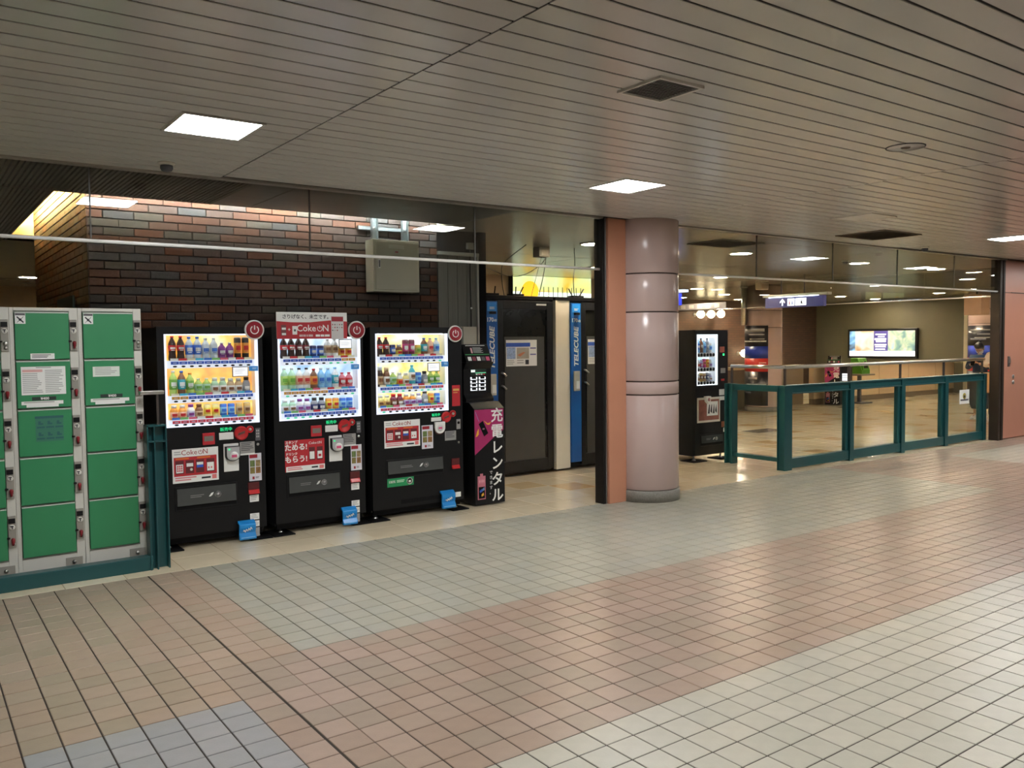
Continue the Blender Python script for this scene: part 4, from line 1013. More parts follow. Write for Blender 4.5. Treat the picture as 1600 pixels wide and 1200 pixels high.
text('+', 0.05, PAPER, bn, (bx0 + 0.17 * bw, -0.0245, bz0 + 0.34 * bh))
MB().box(bx0 + 0.06 * bw, bx0 + 0.13 * bw, -0.0245, -0.0235, bz0 + 0.12 * bh, bz0 + 0.52 * bh).build('banner_machine_picture', M('wine_print2', (0.16, 0.05, 0.05), 0.5), bn)
MB().box(bx0 + 0.07 * bw, bx0 + 0.125 * bw, -0.0252, -0.0245, bz0 + 0.14 * bh, bz0 + 0.22 * bh).box(bx0 + 0.07 * bw, bx0 + 0.125 * bw, -0.0252, -0.0245, bz0 + 0.34 * bh, bz0 + 0.42 * bh).build('banner_machine_shelf', PAPER, bn)
MB().box(bx0 + 0.215 * bw, bx0 + 0.28 * bw, -0.0245, -0.0235, bz0 + 0.16 * bh, bz0 + 0.48 * bh).build('banner_phone_picture', PAPER, bn)
MB().box(bx0 + 0.235 * bw, bx0 + 0.262 * bw, -0.0252, -0.0245, bz0 + 0.28 * bh, bz0 + 0.36 * bh).build('banner_phone_mark', GREYD, bn)
ph = MB().box(bx0 + 0.765 * bw, bx0 + 0.945 * bw, -0.026, -0.0235, bz0 - 0.005, bz0 + 0.87 * bh).build('banner_phone', M('phone_pale', (0.62, 0.60, 0.60), 0.4), bn, bevel=0.004)
MB().box(bx0 + 0.77 * bw, bx0 + 0.94 * bw, -0.0268, -0.026, bz0 + 0.66 * bh, bz0 + 0.84 * bh).build('banner_phone_head', CRIM, bn)
for k in range(13):
    MB().lathe([(0.006, 0), (0.006, 0.001), (0, 0.001)], 8, axis='y', c=(bx0 + (0.785 + 0.034 * (k % 5)) * bw, -0.026, bz0 + (0.54 - 0.11 * (k // 5)) * bh)).build('banner_phone_icon', [CRIM, GREYD, GREYM][k % 3], bn)
MB().box(0.1, 0.72, -0.014, 0.0, 1.775, 1.8).build('banner_clip', VB2, m2)

# third machine: wider, controls of its own
X3, W3 = 3.55, 1.005
win3 = rect(X3, 586, 522.5, 700.5, 640); win3 = (win3[0], win3[1], 1.006, 1.765)
m3_, a3, p3 = machine('vending_machine', 'right black vending machine with yellow lit display beside the charging kiosk', X3, W3, 0.74, win3, YEL_BACK,
                      (PRB, [PRB] * 4 + [PRO, PRB, PRO, PRB, PRR, PRR], PRR), green=((0, 9), (1, 0), (1, 1), (1, 2), (1, 3), (1, 6), (1, 7), (1, 8), (1, 9), (2, 0)))
R3 = lambda *a: rect(X3, *a)
notice_card(m3_, *R3(667.5, 567, 686.5, 580)); blue_tab(m3_, *R3(689, 565, 700, 572.5))
disc(m3_, onY(709.5, 522.5, MY).x - X3, 1.762, 0.082)
x0, x1, z0, z1 = R3(705.8, 602, 718.8, 634)
s = MB().box(x0, x1, -0.004, 0, z0, z1).build('red_plate', REDP, m3_, bevel=0.004)
bar_lines(s, x0 + 0.012, x1 - 0.012, z1 - 0.07, z1 - 0.035, 1, -0.004, M('gold_print', (0.7, 0.45, 0.12), 0.4), fill=0.6, ragged=False)
bar_lines(s, x0 + 0.012, x1 - 0.03, z1 - 0.085, z1 - 0.07, 1, -0.004, MATS['gold_print'], fill=0.5)
promo(m3_, *R3(600, 658.5, 656.5, 696))
x0, x1, z0, z1 = R3(658.5, 665, 676.5, 700); menu_sticker(m3_, x0, x1, z0, z1, -0.005)
x0, x1, z0, z1 = R3(673.5, 653.5, 689, 657.5)
MB().box(x0, x1, -0.005, 0, z0, z1 + 0.006).build('return_lever_plate', WHITE, m3_, bevel=0.004)
text('販売中', 0.032, GRNLED, m3_, ((x0 + x1) / 2, -0.002, z1 + 0.028))
cx, cz = LX(696.5, 651.5, X3)
s = MB().lathe([(0.054, 0), (0.054, 0.012), (0.046, 0.02), (0.04, 0.014), (0, 0.014)], 28, axis='y', c=(cx, 0, cz)).build('coin_roundel', MATS['roundel_red'], m3_)
MB().prism([(cx - 0.028, cz - 0.016), (cx - 0.024, cz + 0.002), (cx + 0.028, cz + 0.018), (cx + 0.026, cz - 0.002)], -0.018, -0.013).build('coin_slot_bar', MATS['bar_bronze'], s)
MB().lathe([(0.034, 0), (0.034, 0.012), (0.026, 0.016), (0.024, 0.008), (0, 0.008)], 20, axis='y', c=(cx + 0.078, 0, cz + 0.03)).build('coin_return_ring', MATS['roundel_red'], s)
MB().lathe([(0.013, 0), (0.013, 0.012), (0, 0.013)], 14, axis='y', c=(cx + 0.078, -0.006, cz + 0.03)).build('ring_knob', MATS['knob_cream'], s)
x0, x1, z0, z1 = R3(712.8, 655, 719.2, 670)
s = MB().box(x0, x1, -0.006, 0, z0, z1).build('coin_inlet_plate', PL_STEEL, m3_, bevel=0.012)
MB().lathe([(0.014, 0), (0.014, 0.004), (0, 0.004)], 14, axis='y', c=((x0 + x1) / 2, -0.006, z1 - 0.035)).build('coin_inlet', BLACKM, s)
x0, x1, z0, z1 = R3(678, 659.5, 694, 677)
cxx = (x0 + x1) / 2; hw = (x1 - x0) / 2
out = [(x0, z1), (x0, z1 - 0.06)] + [(cxx + hw * math.cos(math.pi + math.pi * i / 12), z1 - 0.06 + 0.055 * math.sin(math.pi + math.pi * i / 12)) for i in range(1, 12)] + [(x1, z1 - 0.06), (x1, z1)]
s = MB().prism(out, -0.025, 0).build('card_reader', WHITE, m3_, bevel=0.004)
MB().prism([(p, q - 0.012) for p, q in out], -0.012, 0.0).build('reader_base', M('reader_wine', (0.07, 0.01, 0.012), 0.4), s)  # dark wine copy of the reader's outline, set a little lower
MB().lathe([(0.034, 0), (0.034, 0.002), (0, 0.002)], 20, axis='y', c=(cxx, -0.025, z1 - 0.06)).build('reader_spot', M('spot_pale', (0.75, 0.72, 0.73), 0.4), s)
MB().box(cxx - 0.02, cxx + 0.02, -0.0285, -0.027, z1 - 0.07, z1 - 0.05).build('reader_mark', MATS['rose_mark'], s)
x0, x1, z0, z1 = R3(695, 674, 712.5, 687)
s = MB().box(x0, x1, -0.003, 0, z0, z1).build('instruction_plate', PL_STEEL, m3_)
bar_lines(s, x0 + 0.01, x1 - 0.01, z0 + 0.02, z1 - 0.008, 5, -0.003, GREYD)
cx, cz = LX(716.5, 691, X3)
MB().lathe([(0.012, 0), (0.012, 0.006), (0, 0.008)], 14, axis='y', c=(cx, 0, cz)).build('door_lock', STEEL, m3_)
x0, x1, z0, z1 = R3(604.5, 721, 691.5, 729); outlet(m3_, x0, x1, z0 - 0.05, z1)
x0, x1, z0, z1 = R3(705, 716.5, 717.3, 731)
s = MB().box(x0, x1, -0.010, 0.0, z0, z1).build('change_tray', MATS['tray_dark_red'], m3_, bevel=0.004)
MB().prism([(-0.03, z0), (-0.012, z0 + 0.035), (0, z0 + 0.04), (0, z0)], x0 + 0.002, x1 - 0.002, 'x').build('tray_lip', MATS['roundel_red'], s, bevel=0.003)
x0, x1, z0, z1 = R3(605, 748.5, 646.5, 757)
s = MB().box(x0, x1, -0.003, 0, z0, z1).build('green_sticker', M('sticker_green', (0.01, 0.26, 0.09), 0.5), m3_, bevel=0.001)
text('100%', 0.034, PAPER, s, (x0 + 0.012, -0.0036, (z0 + z1) / 2 + 0.006), align='LEFT')
bar_lines(s, x0 + 0.1, x1 - 0.09, (z0 + z1) / 2 - 0.008, (z0 + z1) / 2 + 0.02, 2, -0.003, M('pale_green_print', (0.45, 0.7, 0.5), 0.5), fill=0.6)
MB().lathe([(0.032, 0), (0.032, 0.0016), (0.027, 0.0016), (0.027, 0)], 20, axis='y', c=(x1 - 0.045, -0.003, (z0 + z1) / 2)).build('sticker_ring', PAPER, s)
MB().lathe([(0.013, 0), (0.013, 0.0016), (0, 0.0016)], 12, axis='y', c=(x1 - 0.045, -0.003, (z0 + z1) / 2 - 0.004)).build('sticker_drop', PAPER, s)
for k in range(26): MB().box(0.30 + k * 0.017, 0.308 + k * 0.017, -0.002, 0.001, 0.135, 0.175).build('vent_slot', BLACKM, m3_)
x0, x1, z0, z1 = R3(687, 767, 708, 791); foot_flap(m3_, x0, x1, max(z0, 0.02), z1)
x0, x1, z0, z1 = R3(708.5, 769.5, 720, 775.5)
MB().box(x0, x1, -0.002, 0, z0, z1).build('paper_label', PAPER, m3_)
# ================================================================== DRINKS ON SHOW
def PM(col, rough=0.3):
    return M('drink_%03d_%03d_%03d' % tuple(int(c * 255) for c in col), col, rough, var=0.06, scale=30)
C_ = dict(dark=(0.035, 0.012, 0.008), red=(0.62, 0.02, 0.03), dred=(0.22, 0.02, 0.03), blue=(0.04, 0.17, 0.68), sky=(0.25, 0.55, 0.85), clear=(0.62, 0.68, 0.74), white=(0.8, 0.8, 0.78),
          purple=(0.24, 0.05, 0.28), magenta=(0.55, 0.05, 0.22), black=(0.02, 0.016, 0.014), orange=(0.82, 0.33, 0.05), yellow=(0.85, 0.65, 0.08), green=(0.16, 0.42, 0.06), lime=(0.45, 0.65, 0.15),
          teal=(0.04, 0.4, 0.5), brown=(0.22, 0.09, 0.04), tan=(0.58, 0.42, 0.25), gold=(0.66, 0.44, 0.14), grey=(0.3, 0.31, 0.34), navy=(0.02, 0.03, 0.14), peach=(0.82, 0.5, 0.35), pink=(0.75, 0.2, 0.25),
          mint=(0.45, 0.7, 0.5), lilac=(0.5, 0.48, 0.7), wine=(0.2, 0.03, 0.07), lemon=(0.86, 0.76, 0.3))
def drink_meshes(kind, body, lab, cap, h, r):
    """returns [(part name, mesh)], base at z=0"""
    B, Lb, Cp = PM(C_[body]), PM(C_[lab]), PM(C_[cap])
    out = []
    if kind == 'cola':
        out.append(('bottle_body', MB().lathe([(r * .75, 0), (r * .95, .02 * h), (r, .12 * h), (r * .86, .30 * h), (r * .9, .42 * h), (r, .58 * h), (r * .92, .70 * h), (r * .6, .82 * h), (r * .36, .90 * h), (r * .36, .93 * h)], 14).mesh('bottle_body', B)))
        out.append(('bottle_label', MB().lathe([(r * .90, .405 * h), (r * .93, .42 * h), (r * 1.03, .56 * h), (r * 1.01, .62 * h), (r * .97, .625 * h)], 14).mesh('bottle_label', Lb)))
        out.append(('bottle_cap', MB().lathe([(r * .42, .93 * h), (r * .42, h * .985), (r * .38, h)], 12).mesh('bottle_cap', Cp)))
    elif kind == 'pet':
        out.append(('bottle_body', MB().lathe([(r * .85, 0), (r, .03 * h), (r, .20 * h), (r * .95, .22 * h), (r, .24 * h), (r, .66 * h), (r * .9, .73 * h), (r * .5, .84 * h), (r * .38, .88 * h), (r * .38, .92 * h)], 14).mesh('bottle_body', B)))
        out.append(('bottle_label', MB().lathe([(r * 1.0, .25 * h), (r * 1.03, .255 * h), (r * 1.03, .645 * h), (r * 1.0, .65 * h)], 14).mesh('bottle_label', Lb)))
        out.append(('bottle_cap', MB().lathe([(r * .46, .92 * h), (r * .46, h * .985), (r * .42, h)], 12).mesh('bottle_cap', Cp)))
    elif kind == 'can':
        out.append(('can_body', MB().lathe([(r * .82, 0), (r, .05 * h), (r, .92 * h), (r * .88, .97 * h)], 14).mesh('can_body', B)))
        out.append(('can_print', MB().lathe([(r, .28 * h), (r * 1.01, .285 * h), (r * 1.01, .74 * h), (r, .745 * h)], 14).mesh('can_print', Lb)))
        out.append(('can_lid', MB().lathe([(r * .88, .97 * h), (r * .9, h), (r * .84, h), (r * .82, .975 * h), (0, .975 * h)], 14).mesh('can_lid', STEEL)))
    elif kind == 'flask':
        out.append(('bottle_body', MB().lathe([(r * .9, 0), (r, .03 * h), (r, .60 * h), (r * .85, .70 * h), (r * .62, .80 * h)], 14).mesh('bottle_body', B)))
        out.append(('bottle_label', MB().lathe([(r, .12 * h), (r * 1.02, .125 * h), (r * 1.02, .52 * h), (r, .525 * h)], 14).mesh('bottle_label', Lb)))
        out.append(('bottle_cap', MB().lathe([(r * .66, .80 * h), (r * .68, h * .97), (r * .62, h)], 14).mesh('bottle_cap', Cp)))
    fr = (math.radians(-128), math.radians(-52))
    zl, zh = {'cola': (.47, .55), 'pet': (.38, .54), 'can': (.42, .62), 'flask': (.24, .42)}[kind]
    PR = PM(C_['white'] if sum(C_[lab]) < 1.1 else C_[{'white': 'brown', 'mint': 'green', 'clear': 'blue', 'sky': 'blue', 'lilac': 'purple', 'tan': 'brown', 'yellow': 'red', 'lemon': 'red', 'peach': 'red', 'orange': 'red', 'gold': 'brown', 'lime': 'green'}.get(lab, 'brown')])
    q = r * 1.035 if kind != 'cola' else r * 1.03
    pr = MB().lathe([(q, zl * h), (q, zh * h)], 5, arc=fr)
    pr.lathe([(q, (zl - .06) * h), (q, (zl - .03) * h)], 4, arc=(math.radians(-115), math.radians(-65)))
    out.append(('label_print', pr.mesh('label_print', PR)))
    return out
MESHC = {}
NAMES = dict(cola='cola_bottle', pet='drink_bottle', can='drink_can', flask='drink_bottle')
ORD = ['first', 'second', 'third', 'fourth', 'fifth', 'sixth', 'seventh', 'eighth', 'ninth', 'tenth']
ROWN = ['top row', 'middle row', 'bottom row']
def stock(machine, a, pitch, rows, mname, y=0.085, rz=ROWS, fit=0.48, hs=(1.03, 1.15, 1.2)):
    for ri, row in enumerate(rows):
        for ci, (kind, body, lab, cap, h, desc) in enumerate(row):
            h = round(h * hs[ri], 4)
            key = (kind, body, lab, cap, h, round(pitch, 3))
            r = min(pitch * fit, 0.0345) * (0.92 if kind in ('can',) else 1.0)
            if key not in MESHC: MESHC[key] = drink_meshes(kind, body, lab, cap, h, r)
            x = machine.location.x + a + (ci + 0.5) * pitch
            t = thing(NAMES[kind], '%s, %s from left, %s, %s' % (desc, ORD[ci], ROWN[ri], mname), 'can' if kind == 'can' else 'bottle',
                      (x, machine.location.y + y, rz[ri][0]), group='sample drinks in the ' + mname)
            for nm, me in MESHC[key]: put(nm, me, t)
D = lambda kind, body, lab, cap, h, desc: (kind, body, lab, cap, h, desc)
cola = D('cola', 'dark', 'red', 'red', .196, 'dark cola bottle with red label')
zero = D('cola', 'dark', 'dred', 'black', .196, 'dark cola bottle with dark label')
aqua = D('pet', 'clear', 'blue', 'blue', .19, 'clear bottle with blue label')
watr = D('pet', 'clear', 'clear', 'white', .18, 'plain clear water bottle')
grap = D('pet', 'purple', 'purple', 'white', .142, 'small purple drink bottle')
enrg = D('can', 'black', 'orange', 'black', .185, 'tall black can with orange mark')
tall_tea = D('pet', 'lime', 'green', 'white', .178, 'tall yellow green tea bottle')
dk_teal = D('pet', 'brown', 'teal', 'blue', .176, 'brown bottle with round teal label')
gtea = D('pet', 'lime', 'green', 'orange', .160, 'green tea bottle with leafy label')
sgrn = D('pet', 'lime', 'mint', 'white', .118, 'small pale green bottle')
matc = D('flask', 'mint', 'white', 'white', .12, 'squat bottle with pale green label')
wide = D('flask', 'tan', 'white', 'white', .112, 'squat tan bottle with white label')
gry = D('flask', 'grey', 'grey', 'black', .118, 'dark grey coffee bottle')
otea = D('flask', 'orange', 'peach', 'white', .098, 'small orange bottle with white cap')
wpur = D('flask', 'white', 'lilac', 'purple', .10, 'small white bottle with purple cap')
brwn = D('flask', 'brown', 'tan', 'brown', .10, 'small brown bottle')
ycan = D('can', 'lemon', 'yellow', 'white', .094, 'small yellow can')
bcan = D('can', 'blue', 'sky', 'white', .094, 'small blue can')
gcan = D('can', 'gold', 'tan', 'white', .094, 'small gold can')
n1 = 'leftmost vending machine'
stock(m1, a1, p1, [[cola, cola, aqua, aqua, watr, watr, grap, grap, enrg, enrg], [tall_tea, dk_teal, gtea, sgrn, sgrn, matc, matc, wide, wide, gry],
                   [otea, otea, wpur, brwn, ycan, ycan, bcan, bcan, gcan, gcan]], n1)
scan = D('can', 'navy', 'blue', 'white', .11, 'short blue can'); wtan = D('pet', 'white', 'tan', 'white', .176, 'white bottle with tan label')
oycn = D('can', 'yellow', 'orange', 'white', .10, 'short yellow orange can'); tgrn = D('pet', 'mint', 'lime', 'white', .176, 'tall pale green bottle')
tpnk = D('pet', 'white', 'peach', 'black', .174, 'tall pinkish white bottle'); tblu = D('pet', 'sky', 'sky', 'clear', .17, 'tall light blue bottle')
cyan = D('pet', 'white', 'teal', 'sky', .172, 'white and cyan bottle'); pink = D('pet', 'pink', 'red', 'red', .128, 'pink bottle with red label')
sgw = D('flask', 'mint', 'white', 'white', .098, 'small green and white bottle'); sgb = D('flask', 'grey', 'navy', 'black', .104, 'small blue grey bottle'); ocan = D('can', 'orange', 'yellow', 'white', .096, 'small orange can')
n2 = 'machine under red banner'
stock(m2, a2, p2, [[D(*cola[:4], .182, cola[5])] * 2 + [D(*zero[:4], .182, zero[5])] * 2 + [scan, scan, D(*wtan[:4], .168, wtan[5]), D(*wtan[:4], .168, wtan[5]), oycn, oycn],
                   [tgrn, tgrn, tpnk, tpnk, D('pet', 'brown', 'orange', 'red', .165, 'brown orange bottle'), tblu, tblu, cyan, pink, pink],
                   [sgw, sgw, wpur, wpur, sgb, sgb, ocan, ocan, bcan, bcan]], n2)
pcan = D('can', 'wine', 'magenta', 'white', .155, 'tall purple can'); ygrn = D('can', 'yellow', 'lime', 'white', .105, 'short yellow green can')
peac = D('pet', 'peach', 'peach', 'white', .17, 'peach coloured bottle'); coff = D('flask', 'dark', 'tan', 'clear', .168, 'dark coffee bottle with tan label'); coft = D('flask', 'brown', 'white', 'tan', .158, 'milk coffee bottle')
owsm = D('flask', 'white', 'orange', 'white', .112, 'small white bottle with orange label'); wgsm = D('flask', 'lemon', 'white', 'white', .108, 'small cream bottle'); tealw = D('pet', 'teal', 'white', 'teal', .172, 'teal and white bottle')
strp = D('flask', 'wine', 'brown', 'red', .102, 'small dark bottle with red cap'); orpu = D('flask', 'orange', 'lilac', 'white', .098, 'small orange bottle with lilac label'); yelw = D('flask', 'lemon', 'gold', 'white', .096, 'small yellow bottle')
n3 = 'machine beside charging kiosk'
stock(m3_, a3, p3, [[D(*cola[:4], .178, cola[5])] * 2 + [scan, D('flask', 'brown', 'yellow', 'white', .11, 'small brown yellow bottle'), pcan, pcan, ygrn, D(*dk_teal[:4], .17, dk_teal[5]), peac, D('pet', 'clear', 'sky', 'sky', .168, 'clear pale blue bottle')],
                    [coff, coft, sgrn, owsm, wgsm, tealw, D('can', 'blue', 'sky', 'white', .112, 'blue can'), gry, D('pet', 'lime', 'green', 'lime', .112, 'small green bottle'), D('pet', 'lime', 'green', 'lime', .112, 'small green bottle')],
                    [yelw, yelw, strp, strp, orpu, orpu, D('flask', 'white', 'lilac', 'lilac', .10, 'small white bottle'), gry, ocan, bcan]], n3)
# ================================================================== FOURTH MACHINE, BEHIND THE COLUMN
X4, Y4, W4 = 8.79, 7.90, 0.675
m4 = thing('vending_machine', 'narrow black vending machine standing behind the pink column', 'vending machine', (X4, Y4, 0), group='black drinks vending machines')
R4 = lambda x0, y0, x1, y1: (onY(x0, y0, Y4).x - X4, onY(x1, y1, Y4).x - X4, onY(x1, y1, Y4).z, onY(x0, y0, Y4).z)
wx0, wx1, wz0, wz1 = 0.035, 0.455, 1.05, 1.752
cb = MB().box(0.005, W4 - 0.005, 0.16, 0.74, 0.075, 1.812).box(0.005, 0.012, 0.05, 0.16, 0.075, 1.812).box(W4 - 0.03, W4 - 0.005, 0.05, 0.16, 0.075, 1.812).box(0.03, W4 - 0.03, 0.05, 0.16, 1.77, 1.812).box(0.03, W4 - 0.03, 0.05, 0.16, 0.075, 1.03)
cb.build('cabinet', VB2, m4)
MB().box(0, wx0, 0, 0.048, 0.10, 1.815).box(wx1, W4, 0, 0.048, 0.10, 1.815).box(wx0, wx1, 0, 0.048, wz1, 1.815).box(wx0, wx1, 0, 0.048, 0.10, wz0).build('front_door', VB, m4)
MB().box(wx0 - 0.01, wx1 + 0.01, 0.15, 0.158, wz0, wz1).build('lit_back_panel', EMNOISE('display_back_cyan', [(0.30, (0.15, 0.5, 1.0)), (0.42, (0.45, 0.8, 1.0)), (0.55, (0.92, 0.97, 1.0)), (0.7, (1, 1, 1))], 7.0, DISPLAY * 0.8), m4)
MB().box(wx0, wx0 + 0.012, -0.004, 0.012, wz0, wz1).box(wx1 - 0.03, wx1, -0.004, 0.012, wz0, wz1).box(wx0 + 0.012, wx1 - 0.03, -0.004, 0.012, wz1 - 0.02, wz1).box(wx0 + 0.012, wx1 - 0.03, -0.004, 0.012, wz0, wz0 + 0.012).build('window_frame', EM('display_white_lit_cool', (0.85, 0.95, 1.0), 1.0), m4)
MB().box(wx0 - 0.012, wx0 + 0.002, 0.02, 0.15, wz0, wz1).box(wx1 - 0.002, wx1 + 0.012, 0.013, 0.15, wz0, wz1).box(wx0, wx1, 0.02, 0.15, wz1 - 0.002, wz1 + 0.01).build('display_lining', SHELFW, m4)
MB().tube([(wx0 + 0.02, 0.03, wz1 - 0.03), (wx1 - 0.03, 0.03, wz1 - 0.03)], 0.008, 8).build('display_tube', TUBEM, m4)
ROWS4 = [(1.50, 1.44), (1.295, 1.24), (1.10, 1.05)]
for ri, (zt, zb) in enumerate(ROWS4):
    s = MB().box(wx0 + 0.012, wx1 - 0.03, 0.02, 0.14, zt - 0.008, zt).box(wx0 + 0.012, wx1 - 0.03, 0.012, 0.022, zb, zt).build('shelf', SHELFW, m4)
    for c in range(6): put('button', BTN_B, s, (wx0 + 0.045 + c * 0.062, 0.012, zb + 0.03)).scale = (1.5, 1.5, 3.0)
n4 = 'machine behind the pink column'
stock(m4, wx0 + 0.014, 0.0625, [[D('can', 'red', 'white', 'white', .16, 'red can'), D('pet', 'sky', 'blue', 'white', .19, 'light blue bottle'), D('pet', 'brown', 'brown', 'black', .2, 'brown bottle'), D('pet', 'sky', 'sky', 'white', .17, 'pale blue bottle'), D('pet', 'grey', 'grey', 'black', .2, 'grey bottle'), D('can', 'white', 'sky', 'white', .13, 'white can')],
      [D('can', 'black', 'grey', 'white', .12, 'black can'), D('flask', 'white', 'peach', 'white', .11, 'white bottle'), D('flask', 'lilac', 'magenta', 'white', .11, 'lilac bottle'), D('can', 'magenta', 'pink', 'white', .12, 'magenta can'), D('can', 'orange', 'yellow', 'white', .115, 'orange can'), D('flask', 'white', 'lilac', 'white', .11, 'white bottle')],
      [D('can', 'black', 'grey', 'white', .12, 'black can'), D('flask', 'white', 'tan', 'white', .11, 'cream bottle'), D('can', 'gold', 'brown', 'white', .12, 'gold can'), D('can', 'tan', 'brown', 'white', .115, 'tan can'), D('can', 'grey', 'navy', 'white', .12, 'grey can'), D('flask', 'lilac', 'white', 'white', .11, 'pale lilac bottle')]], n4, y=0.08, rz=ROWS4, hs=(1, 1, 1))
x0, x1, z0, z1 = R4(1089, 622, 1124.5, 658)
s = MB().box(x0, x1, -0.008, 0, z0, z1).build('poster_frame', M('frame_white', (0.7, 0.67, 0.6), 0.4), m4, bevel=0.002)
MB().box(x0 + 0.025, x1 - 0.025, -0.0095, -0.008, z0 + 0.03, z1 - 0.03).build('poster_print', M('rose_brown_print', (0.28, 0.10, 0.075), 0.5, var=0.5, scale=14), s)
MB().box(x0 + 0.19, x1 - 0.05, -0.0105, -0.0095, z0 + 0.09, z1 - 0.06).build('poster_white_field', PAPER, s)
for k in range(4): MB().prism([(x0 + 0.21 + 0.05 * k, z0 + 0.12 + 0.03 * (k % 2)), (x0 + 0.245 + 0.05 * k, z0 + 0.12), (x0 + 0.25 + 0.045 * k, z0 + 0.24), (x0 + 0.235 + 0.05 * k, z0 + 0.25)], -0.0115, -0.0105).build('poster_silhouette', INK, s)
MB().prism([(0.17, 0.90), (0.18, 0.83), (0.22, 0.795), (0.26, 0.81), (0.275, 0.90)], -0.05, 0).build('card_reader', WHITE, m4, bevel=0.006)
MB().lathe([(0.025, 0), (0.025, 0.002), (0, 0.002)], 16, axis='y', c=(0.228, -0.05, 0.855)).build('reader_mark', M('dull_rose', (0.4, 0.2, 0.2), 0.5), m4)
for nm, (u0, u1, v0, v1), mt in (('price_sticker', (0.50, 0.60, 1.50, 1.58), M('brick_red_print', (0.4, 0.1, 0.07), 0.5)), ('lamp', (0.565, 0.60, 1.455, 1.485), GRNLED), ('coin_plate', (0.52, 0.62, 1.21, 1.28), PL_STEEL), ('lever', (0.53, 0.6, 1.10, 1.13), REDP),
                                ('paper_label', (0.49, 0.64, 0.90, 0.985), PAPER), ('paper_label', (0.49, 0.64, 0.83, 0.885), PAPER), ('change_tray', (0.54, 0.62, 0.45, 0.53), M('rust_print', (0.35, 0.1, 0.04), 0.5)), ('paper_label', (0.58, 0.64, 0.38, 0.44), PAPER)):
    MB().box(u0, u1, -0.004, 0, v0, v1).build(nm, mt, m4, bevel=0.002)
outlet(m4, 0.11, 0.56, 0.22, 0.36)
for fx in (0.06, W4 - 0.06):
    for fy in (0.08, 0.64):
        MB().lathe([(0.028, 0.012), (0.028, 0.02), (0.012, 0.03), (0.012, 0.08)], 12, c=(fx, fy, 0)).build('foot', STEEL, m4)
        MB().box(fx - 0.13, fx + 0.13, fy - 0.13, fy + 0.13, 0.001, 0.012).build('floor_pad', BLACKM, m4)

